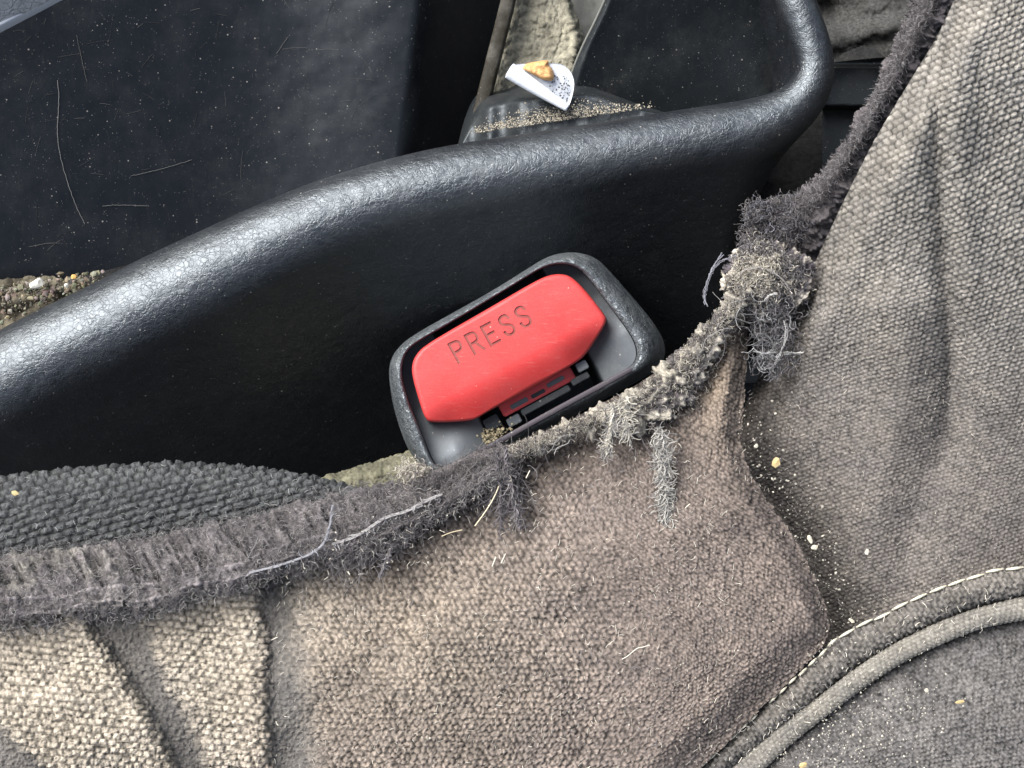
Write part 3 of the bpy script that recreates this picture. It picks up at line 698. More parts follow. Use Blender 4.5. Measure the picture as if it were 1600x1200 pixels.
# ---- cushion cover
cover = empty('seat_cushion_cover', None, 'worn brown and beige cushion cover torn open along the buckle', 'seat cover')
topE = [(-60, 948), (0, 940), (150, 925), (300, 900), (430, 868), (560, 815), (640, 768), (700, 737), (780, 700), (880, 662), (940, 630), (1000, 600), (1060, 555), (1110, 515), (1140, 490), (1172, 470)]
rightE = [(1172, 470), (1171, 540), (1166, 620), (1160, 690), (1174, 740), (1215, 800), (1250, 850), (1277, 905), (1305, 990), (1240, 1062), (1160, 1140), (1060, 1240)]
px, py, s, t = coons(topE, [(-60, 1250), (500, 1250), (1060, 1240)], [(-60, 948), (-60, 1250)], rightE, 900, 400)
g1l = [(128, 900), (134, 975), (188, 1044), (225, 1106), (266, 1187), (300, 1260)]
g1r = [(222, 900), (237, 969), (250, 1022), (272, 1075), (306, 1125), (345, 1260)]
g2l = [(400, 900), (406, 950), (417, 1012), (417, 1106), (422, 1170), (428, 1260)]
g2r = [(446, 880), (458, 950), (469, 1044), (486, 1150), (500, 1260)]
d1l = -sdist(px, py, g1l); d1r = -sdist(px, py, g1r); d2l = -sdist(px, py, g2l); d2r = -sdist(px, py, g2r)
wob = 9 * (fbm(px / 14, py / 14, 50) - .5)
wob = 9 * (fbm(px / 14, py / 14, 50) - .5)
gap1 = sstep(-10, 14, d1l + wob * 1.5) * sstep(16, -22, d1r + wob * 2.5); gap2 = sstep(-9, 12, d2l + wob * 1.5) * sstep(34, -26, d2r + wob * 3)
gap = np.clip(gap1 + gap2, 0, 1)
cornr = sstep(1118, 1142, py - px * 1.0 + 14 * (fbm(px / 12, py / 12, 3) - .5)) 
gap = np.clip(gap + cornr, 0, 1)
dR = np.abs(sdist(px, py, rightE)); dT = np.abs(sdist(px, py, topE))
z = .30 + .75 * sstep(0, 260, dT) * sstep(200, 700, px) + (.35 + .7 * sstep(960, 1200, py)) * sstep(520, 60, px)
z = z - .30 * cornr - .20 * gap1 * 1.0 - .14 * gap2 - .35 * sstep(36, 0, dR) * sstep(1020, 960, py) - .34 * sstep(70, 0, dR) * sstep(950, 1020, py)
z = z + .05 * np.exp(-((d1l + 18) / 20.) ** 2) + .05 * np.exp(-((d2l + 22) / 20.) ** 2)
z = z - .10 * np.exp(-(((px - 1110) - (py - 600) * -.3) / 16.) ** 2) * sstep(720, 620, py) + .2 * (fbm(px / 160, py / 160, 52) - .5)
# ripple folds below the tear
z = z + .10 * np.exp(-((px - 1145 + (py - 560) * .25) / 14.) ** 2) * sstep(760, 600, py) - .10 * np.exp(-(((px - 700) + (py - 900) * .9) / 50.) ** 2)
rightness = sstep(480, 1050, px + .25 * (900 - py))
wx = px + 10 * (fbm(px / 70, py / 70, 53) - .5); wy = py + 10 * (fbm(px / 70, py / 70, 54) - .5)
sx_ = 5 * (fbm(px / 9, py / 9, 143) - .5); sy_ = 5 * (fbm(px / 9, py / 9, 144) - .5); wx = wx + sx_; wy = wy + sy_
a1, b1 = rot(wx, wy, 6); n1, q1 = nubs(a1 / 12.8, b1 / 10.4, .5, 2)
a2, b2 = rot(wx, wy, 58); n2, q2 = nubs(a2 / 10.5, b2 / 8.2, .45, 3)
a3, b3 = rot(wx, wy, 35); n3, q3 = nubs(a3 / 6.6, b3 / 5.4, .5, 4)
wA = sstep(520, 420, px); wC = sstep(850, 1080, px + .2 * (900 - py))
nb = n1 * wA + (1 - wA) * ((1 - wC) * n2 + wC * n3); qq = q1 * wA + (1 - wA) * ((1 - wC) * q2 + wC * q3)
f1 = fbm(px / 3.2, py / 3.2, 55, 2); f2 = fbm(px / 2.2 + 3, py / 5, 56, 2)
amp = .032 * wA + (1 - wA) * (.030 * (1 - wC) + .022 * wC)
h = amp * nb * (1 - .5 * gap) + .035 * (f1 - .5) + .02 * (f2 - .5) + .02 * gap * fbm(px / 4, py / 7, 57, 2)
beige = np.array([.335, .295, .238]); brown = np.array([.205, .172, .146]); plum = np.array([.172, .142, .124]); dk = np.array([.090, .084, .077])
lightm = (sstep(620, 380, px + .3 * (py - 900)))[..., None]
base = plum * rightness[..., None] + brown * (1 - rightness[..., None])
tan_patch = np.exp(-(((px - 640) / 200.) ** 2 + ((py - 1010) / 160.) ** 2))[..., None]
base = base * (1 - .75 * tan_patch) + np.array([.225, .190, .152]) * .75 * tan_patch
base = base * (1 - lightm) + beige * lightm
stn = fbm(px / 90, py / 90, 58)[..., None]; base = base * (.7 + .6 * stn)
base = base * (1 - .55 * sstep(140, 20, dT)[..., None] * sstep(420, 700, px)[..., None] * (.4 + .9 * fbm(px / 30, py / 30, 59)[..., None]))
tn = (np.exp(-(((px - 1120) / 50.) ** 2 + ((py - 600) / 90.) ** 2)))[..., None]; base = base * (1 - .5 * tn) + np.array([.24, .19, .14]) * .5 * tn
C_ = base * (.42 + .74 * nb + .30 * (qq - .5) + .6 * (f1 - .5))[..., None]  # nub height darkens the gaps: dark weft plus shade put into the colour
C_ = C_ * (1 - gap[..., None]) + dk * (.6 + .9 * f1 + .3 * nb)[..., None] * gap[..., None]
edgej = dR + 7 * (fbm(px / 9, py / 9, 171) - .5) + 3 * (fbm(px / 3, py / 3, 172) - .5) > 3.5
pan = np.where(d1l < 0, 0, np.where(d1r < 0, 1, np.where(d2l < 0, 2, np.where(d2r < 4, 3, 4))))
for k, nm, lb in ((0, 'beige_panel', 'light beige panel at far left'), (1, 'gusset', None), (2, 'beige_panel', 'light beige panel between the two dark gussets'), (3, 'gusset', None), (4, 'main_panel', 'wide brown panel with plum tinted right half')):
    F = gridfaces(*px.shape); pf = (pan.reshape(-1)[F[:, 0]] == k) & (edgej | (s < .5)).reshape(-1)[F[:, 0]]
    P0 = W(px, py, z); P1 = P0 + normals(P0) * h[..., None]
    v_, f_, c_ = compact(P1.reshape(-1, 3), F[pf], C_.reshape(-1, 3))
    o = raw_mesh(nm, v_, f_, M_cloth, c_, True, cover)
    if lb: o['label'] = lb
COVZ = lambda x, y: .55 + .5 * sstep(600, 900, np.asarray(y, float))

# unseen side of the seat behind the torn edge, added to block light below
px, py, s, t = coons([(-160, 905), (0, 895), (300, 850), (480, 812), (640, 782), (760, 745), (880, 700), (1000, 640), (1110, 560), (1240, 560), (1290, 430), (1400, 220), (1520, -60)], [(-160, 935), (0, 925), (300, 880), (480, 842), (640, 812), (760, 775), (880, 730), (1000, 670), (1110, 600), (1250, 600), (1310, 470), (1420, 260), (1560, -60)],
                     [(-160, 905), (-160, 935)], [(1520, -60), (1560, -60)], 160, 30)
sheet('seat_side', px, py, -.5 - 11.3 * t, 0 * px, M_fuzz, np.full(px.shape + (3,), .04), cover)
# ---- hem band
hemT = [(-60, 872), (0, 862), (100, 852), (200, 842), (300, 820), (400, 800), (480, 778), (560, 757), (640, 745), (690, 730), (740, 706), (790, 690)]
hemB = [(-60, 985), (0, 985), (90, 985), (150, 960), (240, 968), (300, 935), (380, 930), (430, 895), (520, 880), (600, 860), (700, 800), (800, 740)]
px, py, s, t = coons(hemT, hemB, [(-60, 872), (-60, 985)], [(790, 690), (800, 740)], 560, 110)
py = py + 10 * (fbm(px / 22, 0 * px, 60) - .5) * (t > .9) * 1.0
z = .10 + .85 * np.sin(np.pi * np.clip(t * .55 + .02, 0, 1)) - .25 * sstep(.85, 1, t)
z = z + .10 * (fbm(px / 50, py / 50, 61) - .5)
cr1 = np.exp(-((t - .62 + .06 * (fbm(px / 60, 0 * px, 66) - .5)) / .03) ** 2); cr2 = np.exp(-((t - .80) / .025) ** 2)
ax, bx_ = rot(px, py, 62); vert = fbm(ax / 40, bx_ / 9, 63, 2); vl = sstep(.60, .72, vert) * sstep(.05, .2, t) * sstep(.75, .5, t)
h = -.10 * vl + .06 * np.sin(ax * 0 + bx_ / 5.2 + 3 * fbm(px / 30, py / 30, 160)) * sstep(.05, .2, t) * sstep(.7, .5, t) * sstep(.35, .65, fbm(px / 40, py / 40, 161)) + .05 * cr1 + .04 * cr2 + .16 * (fbm(px / 12, py / 12, 64, 3) - .5) + .05 * (fbm(px / 3, py / 3, 65, 2) - .5)
stn = fbm(px / 40, py / 40, 67)
C_ = np.array([.118, .108, .110]) * (1 - .3 * sstep(420, 640, px))[..., None] * (1 - .45 * vl)[..., None] * (.45 + .9 * stn + .5 * (fbm(px / 4, py / 4, 68, 2) - .5) + .5 * cr1 + .3 * cr2)[..., None]
dust = (sstep(.45, .8, fbm(px / 35, py / 35, 69)) * sstep(300, 0, px))[..., None]; C_ = C_ * (1 - .6 * dust) + np.array([.28, .27, .23]) * .6 * dust
jag = (t + .45 * (fbm(px / 14, py / 14, 62) - .5) + .14 * (fbm(px / 3, py / 3, 61) - .5) < .93) & (t - .16 * (fbm(px / 12, py / 12, 162) - .5) > .03)
o = sheet('hem_band', px, py, z, h, M_fuzz, C_, cover, mask=jag)

# ---- frayed edge along the tear above the buckle: lumpy pile base
fT = [(640, 748), (690, 728), (740, 705), (790, 698), (860, 668), (920, 641), (980, 608), (1010, 580), (1050, 548), (1090, 508), (1130, 470), (1165, 430)]
fB = [(650, 790), (700, 775), (760, 760), (820, 722), (880, 700), (930, 680), (980, 680), (1030, 690), (1085, 655), (1110, 600), (1150, 520), (1180, 470)]
px, py, s, t = coons(fT, fB, [(640, 748), (650, 790)], [(1165, 430), (1180, 470)], 480, 110)
lump = fbm(px / 13, py / 13, 70, 2)
z = .30 + .42 * np.sin(np.pi * np.clip(t * .8 + .1, 0, 1)) * (.6 + .4 * sstep(800, 1000, px)) + 0 * px
h = .36 * (lump - .5) * sstep(700, 900, px) + .08 * (fbm(px / 4, py / 4, 71, 2) - .5)
crm = sstep(.42, .62, lump + .25 * (fbm(px / 40, py / 40, 72) - .5)) * sstep(760, 850, px)
C_ = np.array([.10, .090, .090])[None, None] * (.6 + .8 * lump)[..., None] * (1 - crm[..., None]) + np.array([.28, .26, .22]) * (.6 + .7 * fbm(px / 5, py / 5, 73, 2))[..., None] * crm[..., None]
jag = (t + .5 * (fbm(px / 12, py / 12, 74) - .5) + .2 * (fbm(px / 4, py / 4, 75) - .5) < .80) & (t - .16 * (fbm(px / 16, py / 16, 76) - .5) > .06)
o = sheet('frayed_edge', px, py, z, h, M_fuzz, C_, cover, mask=jag)

# ---- backrest cover
back = empty('backrest_cover', None, 'grey woven backrest cover with soft folds filling the right side', 'seat cover')
leftE = [(1530, -110), (1492, 0), (1462, 60), (1420, 130), (1368, 215), (1320, 310), (1285, 385), (1255, 450), (1222, 520), (1190, 580), (1160, 640), (1140, 700), (1150, 760), (1200, 840), (1235, 920), (1280, 1010), (1300, 1030)]
px, py, s, t = coons([(1530, -110), (1720, -110)], [(1300, 1030), (1400, 985), (1500, 935), (1720, 880)], leftE, [(1720, -110), (1720, 880)], 340, 860)
dl = np.abs(sdist(px, py, leftE)); dcr = sdist(px, py, [(1170, 560), (1166, 620), (1160, 690), (1174, 740), (1215, 800), (1250, 850), (1277, 905), (1305, 990)])
z = .2 + 1.9 * sstep(760, 0, py) * 1.0 + .9 * sstep(0, 420, px - 1170)
z = z - 1.1 * (1 - sstep(0, 75, dl)) ** 2 * sstep(760, 560, py)
z = z - 1.15 * np.exp(-(np.abs(dcr) / 72.) ** 1.4) * sstep(500, 600, py)
# folds
f1c = [(1470, -50), (1466, 100), (1462, 260), (1475, 420), (1485, 560), (1480, 700)]
dfc = sdist(px, py, f1c)
z = z - .20 * np.exp(-(np.abs(dfc) / 17.) ** 1.6) * sstep(40, 160, py) * sstep(760, 560, py) + .28 * sstep(22, -34, dfc) * sstep(620, 200, py) * -1 + .16 * np.exp(-((dfc + 34) / 26.) ** 2) * sstep(620, 420, py)
z = z - .09 * np.exp(-((sdist(px, py, [(1480, 380), (1510, 520), (1500, 640), (1450, 760), (1420, 860)]) ) / 26.) ** 2) * sstep(340, 460, py)
z = z + .22 * np.exp(-((sdist(px, py, [(1400, 480), (1420, 620), (1360, 760), (1350, 900)])) / 42.) ** 2)
z = z + .12 * (fbm(px / 130, py / 130, 80) - .5)
wx = px + 8 * (fbm(px / 80, py / 80, 81) - .5) + .06 * (px - 1460) * sstep(1460, 1470, px); wy = py + 8 * (fbm(px / 80, py / 80, 82) - .5)
left = sstep(10, -10, dfc)
curv = 0.00035 * (py - 400) * (px - 1250)
wx = wx + 3.5 * (fbm(px / 10, py / 10, 145) - .5); wy = wy + 3.5 * (fbm(px / 10, py / 10, 146) - .5)
a1, b1 = rot(wx - 1450, wy - 450, -20); big = sstep(760, 40, py - .45 * (px - 1400))
pa = 7.6 + 4.4 * big; pb = 5.8 + 3.4 * big
nb, qq = nubs(a1 / pa, b1 / pb, .3, 5)
f1 = fbm(px / 2.6, py / 2.6, 83, 2)
h = (.032 * big + .018 * (1 - big)) * nb + .02 * (f1 - .5)
bc = np.array([.215, .202, .182]); bd = np.array([.130, .117, .107])
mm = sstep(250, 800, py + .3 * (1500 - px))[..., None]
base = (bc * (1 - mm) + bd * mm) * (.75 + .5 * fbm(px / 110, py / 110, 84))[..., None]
C_ = base * (.40 + .76 * nb + .35 * (qq - .5) + .4 * (f1 - .5))[..., None]  # weave gaps coloured darker, dark yarn with recess shade painted in
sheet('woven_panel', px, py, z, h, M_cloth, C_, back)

# ---- seam flange, piping and lower right panel : front panel of the seat
front = empty('seat_front_panel', None, 'dark grey lower right seat panel with piping and pale stitching', 'seat cover')
stL = [(1720, 868), (1600, 886), (1540, 893), (1480, 914), (1430, 935), (1380, 960), (1330, 984), (1300, 1002), (1270, 1034), (1230, 1070), (1190, 1108), (1140, 1155), (1095, 1198), (1040, 1250)]
pU = [(1720, 905), (1600, 934), (1530, 950), (1470, 972), (1400, 1006), (1330, 1052), (1270, 1100), (1200, 1155), (1150, 1198), (1100, 1250)]
pL = [(1720, 945), (1600, 967), (1540, 977), (1480, 1000), (1430, 1022), (1380, 1050), (1330, 1085), (1290, 1115), (1240, 1152), (1190, 1198), (1140, 1250)]
px, py, s, t = coons(stL, pU, [(1720, 868), (1720, 905)], [(1040, 1250), (1100, 1250)], 520, 46)
z = .42 + .9 * sstep(1150, 1650, px) + .20 * np.sin(np.pi * t) ** .7 - .16 * sstep(.8, 1, t) + .06 * (fbm(px / 25, py / 25, 90) - .5)
a1, b1 = rot(px, py, -35 + 90); nA, qA = nubs(a1 / 11, b1 / 7, .4, 7); f1 = fbm(px / 2.8, py / 2.8, 91, 2)
C_ = np.array([.13, .12, .108]) * (.55 + .6 * nA + .5 * (qA - .5) + .5 * (f1 - .5))[..., None]
sheet('seam_flange', px, py, z, .03 * nA + .03 * (f1 - .5), M_cloth, C_, front)
# piping
nS, nA_ = 1100, 30
U = smooth(pU, nS); Lw = smooth(pL, nS); mid = (U + Lw) / 2; wd = np.linalg.norm(U - Lw, axis=1)
zb = .42 + .9 * sstep(1150, 1650, mid[:, 0])
Cm = W(mid[:, 0], mid[:, 1], zb + .05); tg = np.gradient(Cm, axis=0); tg /= np.linalg.norm(tg, axis=1, keepdims=True)
sd_ = np.cross(tg, [0, 0, 1.]); sd_ /= np.linalg.norm(sd_, axis=1, keepdims=True); up = np.cross(sd_, tg)
ang = np.linspace(-.5, math.pi + .5, nA_); arc_len = np.r_[0, np.cumsum(np.linalg.norm(np.diff(Cm, axis=0), axis=1))]
S_, A_ = np.meshgrid(arc_len, ang); rB_ = (wd / 200. * 1.0)[None]
nbp, qp = nubs(S_ / .075 + A_ * .6, A_ / .40, .15, 8)
rr_ = rB_ * (.90 + .16 * fbm(S_ * 1.3, A_ * .6, 191)) + .024 * nbp
Vp = Cm[None] + sd_[None] * (np.cos(A_) * rr_)[..., None] + up[None] * (np.sin(A_) * rr_ * .62)[..., None]
Cp = np.array([.205, .192, .168]) * (.55 + .6 * nbp + .25 * (qp - .5))[..., None] * (.8 + .4 * fbm(S_ * 2, A_ * 2, 93))[..., None]
raw_mesh('piping', Vp.reshape(-1, 3), gridfaces(nA_, nS), M_cloth, Cp.reshape(-1, 3), True, front)
# lower right panel
px, py, s, t = coons(pL, [(1720, 1260), (1140, 1260)], [(1720, 945), (1720, 1260)], [(1140, 1250), (1140, 1260)], 380, 200)
z = .30 + .9 * sstep(1150, 1650, px) + .25 * sstep(0, .6, t) - .12 * np.exp(-t / .05) + .1 * (fbm(px / 90, py / 90, 95) - .5)
a1, b1 = rot(px, py, 42); nA, qA = nubs(a1 / 8.5, b1 / 5.5, .5, 9); f1 = fbm(px / 2.8, py / 2.8, 96, 2)
C_ = np.array([.118, .112, .108]) * (.55 + .5 * nA + .5 * (qA - .5) + .6 * (f1 - .5))[..., None] * (.75 + .5 * fbm(px / 60, py / 60, 97))[..., None]
sheet('lower_panel', px, py, z, .028 * nA + .03 * (f1 - .5), M_cloth, C_, front)
# stitches
M_thread = plain('pale thread', (.42, .39, .30), .8, 0, (.62, .58, .46), 12)
Sp = smooth(stL, 2000); dist = np.r_[0, np.cumsum(np.linalg.norm(np.diff(Sp, axis=0), axis=1))]
pos = 60.
while pos < dist[-1] - 60:
    L_ = 27 if pos < 430 else 17
    q = np.linspace(pos, pos + L_, 9); x_ = np.interp(q, dist, Sp[:, 0]); y_ = np.interp(q, dist, Sp[:, 1]) + 1 + random.uniform(-1.5, 1.5)
    zz = .50 + .9 * sstep(1150, 1650, x_) + .055 * np.sin(np.linspace(0, np.pi, 9)) + (0 if x_[0] > 1310 else .06)
    fade = 1 if pos < 450 else random.choice([0, .6, .8])
    if fade: tubes('stitch', [W(x_, y_, zz)], [.010 * fade + .013 * np.sin(np.linspace(.2, np.pi - .2, 9))], M_thread, [np.array([.5, .47, .38])], front, 6)
    pos += L_ + random.uniform(3, 6)

# ------------------------------------------------------------------ loose fibres
def curly(x, y, z, ang, length, curl, seedn=12, zamp=.06, zrise=0.0):
    """a curly strand starting at picture point x, y heading ang (degrees, 0 = right, 90 = up)"""
    K = seedn; st_ = length / K; a = R(ang); pts = []
    w_ = random.uniform(-curl, curl); X, Y, Z = x, y, z
    for i in range(K):
        pts.append((X, Y, Z)); w_ = w_ * .7 + random.uniform(-curl, curl) * .6; a += w_
        X += math.cos(a) * st_; Y -= math.sin(a) * st_; Z += random.uniform(-zamp, zamp) * .5 + zrise / K
    p = np.array(pts); return W(p[:, 0], p[:, 1], p[:, 2])
def fuzz(name, N, sampler, mat, parent, rad=(.004, .008), K=8):
    cs, cl, rd = [], [], []
    for _ in range(N):
        r_ = sampler()
        if r_ is None: continue
        c, co = r_; cs.append(c); cl.append(co); rd.append(random.uniform(*rad))
    o = tubes(name, cs, rd, mat, cl, parent, 3); tag(o, kind='stuff'); return o
def vary(c, a=.3):
    k = 1 + random.uniform(-a, a); return np.array(c) * k
DARK = (.088, .080, .083); MID = (.165, .154, .153); CREAM = (.42, .39, .33); PALE = (.55, .51, .43)
hT = smooth(hemT, 400); hB = smooth(hemB, 400)
def s_hem():
    i = random.randrange(400); f = random.uniform(-.04, 1.06); p = hT[i] * (1 - f) + hB[i] * f
    z_ = .12 + .85 * math.sin(math.pi * min(1, max(0, f * .55 + .02))) + .03
    return curly(p[0], p[1], z_, random.uniform(0, 360), random.uniform(5, 20), .8, 8, .05), vary(random.choice([DARK, DARK, MID, MID, (.26, .25, .24)]), .4)
fuzz('hem_fuzz', 9000, s_hem, M_fibre, cover, (.002, .0038))
fT_ = smooth(fT, 400); fB_ = smooth(fB, 400)
def s_fray():
    i = random.randrange(400); f = max(.14, random.gauss(.46, .22)); p = fT_[i] * (1 - f) + fB_[i] * f
    cream = p[0] > 790 and random.random() < .62
    c = vary(CREAM if cream else random.choice([DARK, MID]), .35)
    return curly(p[0], p[1], .42 + random.uniform(0, .38) * math.exp(-((f - .4) / .5) ** 2), random.uniform(0, 360), random.uniform(4, 13), 1.1, 7, .07), c
fuzz('fray_fuzz', 9000, s_fray, M_fibre, cover, (.0025, .005))
# dark fibres drooping below the hem at the middle
def s_droop():
    x = random.gauss(585, 45); y = 835 - (x - 585) * .45 + random.uniform(-30, 25)
    if random.random() < .4: x = random.gauss(790, 14); y = random.uniform(715, 770)
    return curly(x, y, .75 + random.uniform(0, .12), random.gauss(-100, 30), random.uniform(30, 80), .35, 12, .04), vary(random.choice([DARK, (.12, .11, .115), MID]))
fuzz('drooping_fibres', 420, s_droop, M_fibre, cover, (.0025, .0045))
# pale hairs on the cloth
px_c = None
def s_hair():
    x = random.uniform(430, 1290); y = random.uniform(700, 1200)
    if not inpoly(np.array([x]), np.array([y]), [(430, 900), (650, 810), (800, 745), (1000, 660), (1165, 600), (1160, 700), (1290, 960), (1090, 1200), (430, 1200)])[0]: return None
    return curly(x, y, 1.13 - .35 * (abs(x - 1230) < 80), random.uniform(40, 110) if random.random() < .6 else random.uniform(0, 360), random.uniform(3, 13), random.choice([.1, .3, .6]), 6, .03), vary(random.choice([PALE, CREAM, CREAM, MID, MID]))
fuzz('pale_hairs', 1700, s_hair, M_fibre, cover, (.003, .006))
def nap(N, poly, zf, cols_, name, parent, ln=(4, 11), ang=None, rad=(.003, .006)):
    P_ = np.array(poly); x0, y0 = P_.min(0); x1, y1 = P_.max(0)
    def s_():
        x = random.uniform(x0, x1); y = random.uniform(y0, y1)
        if not inpoly(np.array([x]), np.array([y]), poly)[0]: return None
        return curly(x, y, zf(x, y), ang() if ang else random.uniform(0, 360), random.uniform(*ln), .6, 5, .03), vary(random.choice(cols_))
    return fuzz(name, N, s_, M_fibre, parent, rad)
for pts, r_, c_ in [([(783, 748, .9), (776, 770, 1.0), (762, 795, 1.02), (742, 822, 1.05)], .009, (.62, .54, .38)), ([(972, 1030, 1.2), (980, 1026, 1.2), (996, 1012, 1.22), (1002, 1012, 1.22), (1015, 1008, 1.2)], .006, (.62, .58, .5)),
                    ([(690, 838, 1.05), (704, 832, 1.05), (722, 828, 1.05)], .007, (.5, .42, .28)), ([(828, 735, 1.0), (822, 747, 1.0)], .008, PALE), ([(775, 870, 1.2), (769, 885, 1.2)], .009, PALE), ([(790, 865, 1.2), (783, 880, 1.2)], .009, PALE)]:
    o = strands_px('pale_hair', [pts], M_fibre, [np.array(c_)], r_, cover)

def s_yarn():
    i = random.randrange(400); src = random.choice([0, 1, 1]); p = (hT[i] * .25 + hB[i] * .75) if src == 0 else (fT_[i] * .4 + fB_[i] * .6)
    return curly(p[0] + random.gauss(0, 6), p[1] + random.gauss(0, 8), .85 + random.uniform(0, .1), random.choice([random.gauss(25, 20), random.gauss(205, 20), random.gauss(-80, 25)]), random.uniform(20, 70), .35, 16, .03), vary(random.choice([DARK, DARK, MID, (.26, .25, .24)]), .3)
fuzz('broken_yarns', 110, s_yarn, M_fibre, cover, (.003, .006), 16)
# dangling threads (fuzzy)
def thread(name, pts, z0, spread, n_, colrs, parent=None, ln=(10, 22)):
    p = smooth(pts, 200); cs, cl, rd = [], [], []
    for k_ in range(5):
        off = np.array([math.cos(k_ * 1.256), math.sin(k_ * 1.256)]) * spread * .35
        ph = k_ * 1.256 + np.linspace(0, 18, 200)
        cs.append(W(p[:, 0] + np.cos(ph) * spread * .4, p[:, 1] + np.sin(ph) * spread * .4, z0 + .02 * np.sin(ph))); cl.append(vary(colrs[0], .2)); rd.append(.016 if spread > 5 else .007)
    for _ in range(n_):
        i = random.randrange(200)
        cs.append(curly(p[i, 0] + random.gauss(0, spread * .4), p[i, 1] + random.gauss(0, spread * .4), z0 - .04 + random.uniform(0, .08), random.gauss(-90, 38) if random.random() < .75 else random.uniform(0, 360), random.uniform(*ln) * 1.2, .6, 8, .03)); cl.append(vary(random.choice(colrs), .35)); rd.append(random.uniform(.005, .009))
    o = tubes(name, cs, rd, M_fibre, cl, parent, 3); tag(o, kind='stuff') if parent is None else None
    return o
GR = (.25, .238, .218)
thread('dangling_thread', [(1030, 672), (1036, 700), (1034, 740), (1038, 775), (1042, 815)], .95, 13, 520, [GR, (.34, .33, .30), (.2, .19, .18)], cover)
thread('dangling_thread', [(978, 622), (976, 650), (980, 682)], .95, 9, 220, [CREAM, GR], cover)
thread('dangling_thread', [(958, 630), (955, 668), (948, 708)], .95, 6, 160, [CREAM, GR, MID], cover)
thread('dangling_thread', [(790, 700), (792, 740), (806, 790), (812, 825)], .95, 6, 150, [(.10, .09, .095), MID], cover)
thread('dangling_thread', [(775, 705), (782, 760), (782, 828)], .95, 5, 110, [(.10, .09, .095), DARK], cover)
thread('dangling_thread', [(520, 790), (515, 830), (500, 860), (450, 880), (390, 895)], 1.05, 3, 60, [(.22, .22, .24), MID], cover, (6, 12))
thread('dangling_thread', [(612, 850), (606, 875), (592, 902)], .95, 4, 60, [(.13, .12, .125)], cover, (6, 12))
thread('dangling_thread', [(690, 772), (660, 785), (635, 800), (600, 808), (560, 838), (520, 850)], 1.0, 4, 90, [(.27, .26, .26), MID], cover, (6, 14))

fl_poly = [(1095, 1198), (1300, 1002), (1480, 914), (1600, 886), (1600, 960), (1430, 1022), (1290, 1115), (1190, 1198)]
nap(900, fl_poly, lambda x, y: .72 + .9 * float(sstep(1150, 1650, np.array(x))), [MID, CREAM, PALE, (.28, .26, .24)], 'seam_hairs', front, (4, 14))
nap(1300, [(1165, 600), (1300, 420), (1600, 500), (1600, 880), (1320, 985), (1180, 780)], lambda x, y: .3 + 1.9 * float(sstep(760, 0, np.array(y))) + .9 * float(sstep(0, 420, np.array(x - 1170.))), [MID, CREAM, (.28, .26, .24)], 'cover_hairs', back, (3, 10), None, (.002, .004))
# ------------------------------------------------------------------ fringe along the backrest and lint clump
fr = [(1500, -40), (1468, 30), (1424, 105), (1372, 190), (1322, 270), (1292, 320), (1262, 380), (1245, 440), (1225, 500), (1200, 560)]
fl_ = [(1445, -40), (1420, 30), (1388, 105), (1352, 180), (1305, 255), (1262, 300), (1190, 322), (1170, 350), (1150, 400), (1160, 480)]
px, py, s, t = coons(fl_[:9], [(1535, -40), (1500, 30), (1455, 105), (1400, 190), (1350, 280), (1310, 360), (1290, 420), (1262, 480), (1240, 530)], [(1440, -40), (1535, -40)], [(1150, 400), (1240, 530)], 420, 110)
z = -.35 - .0 * px + .55 * np.sin(np.pi * np.clip(t, 0, 1)) + 1.5 * sstep(520, -40, py) - .3
lump = fbm(px / 16, py / 16, 100, 3)
C_ = np.array([.085, .077, .080]) * (.5 + .9 * lump)[..., None]
jag = t - .5 * (fbm(px / 11, py / 11, 101) - .5) > .06
o = sheet('torn_fringe', px, py, z, .30 * (lump - .5) + .12 * fbm(px / 4, py / 4, 102, 2), M_fuzz, C_, back, mask=jag)
frl = smooth(fl_, 400); frr = smooth(fr, 400)
def s_fringe():
    i = random.randrange(400); f = random.uniform(-.03, 1.1); p = frl[i] * (1 - f) + frr[i] * f
    z_ = -.65 + .55 * math.sin(math.pi * min(1, max(0, f))) + 1.5 * float(sstep(520, -40, np.array(p[1]))) + random.uniform(.02, .28)
    return curly(p[0], p[1], z_, random.gauss(150, 80), random.uniform(6, 17), .6, 7, .06), vary(random.choice([DARK, DARK, MID, (.22, .21, .22)]), .35)
fuzz('fringe_fuzz', 13000, s_fringe, M_fibre, back, (.0022, .0042))

lint = empty('lint_clump', None, 'tangled grey and cream clump of lint where the tear meets the backrest', 'lint clump')
px, py, s, t = coons([(1150, 385), (1200, 378), (1250, 372), (1285, 380)], [(1128, 480), (1170, 490), (1230, 500), (1262, 490)], [(1150, 385), (1125, 420), (1128, 480)], [(1285, 380), (1262, 490)], 200, 150)
cxl = np.hypot((px - 1200) / 75., (py - 435) / 62.) + .35 * (fbm(px / 26, py / 26, 150) - .5)
lump = fbm(px / 14, py / 14, 110, 3)
z = .35 + .26 * np.sqrt(np.clip(1 - cxl ** 2, 0, 1))
crm = sstep(.40, .62, lump + .35 * np.exp(-(((px - 1180) / 45.) ** 2 + ((py - 430) / 40.) ** 2)) - .12)[..., None]
C_ = np.array([.10, .09, .10]) * (.5 + lump)[..., None] * (1 - crm) + np.array([.38, .35, .30]) * (.4 + fbm(px / 5, py / 5, 113, 2))[..., None] * crm
hole = np.hypot((px - 1208) / 20., (py - 470) / 8.) > 1 + .3 * fbm(px / 6, py / 6, 3)
jag = (cxl + .45 * (lump - .5) < .98) & hole
o = sheet('matted_core', px, py, z, .34 * (lump - .5) + .10 * (fbm(px / 4, py / 4, 111, 2) - .5), M_fuzz, C_, lint, mask=jag)
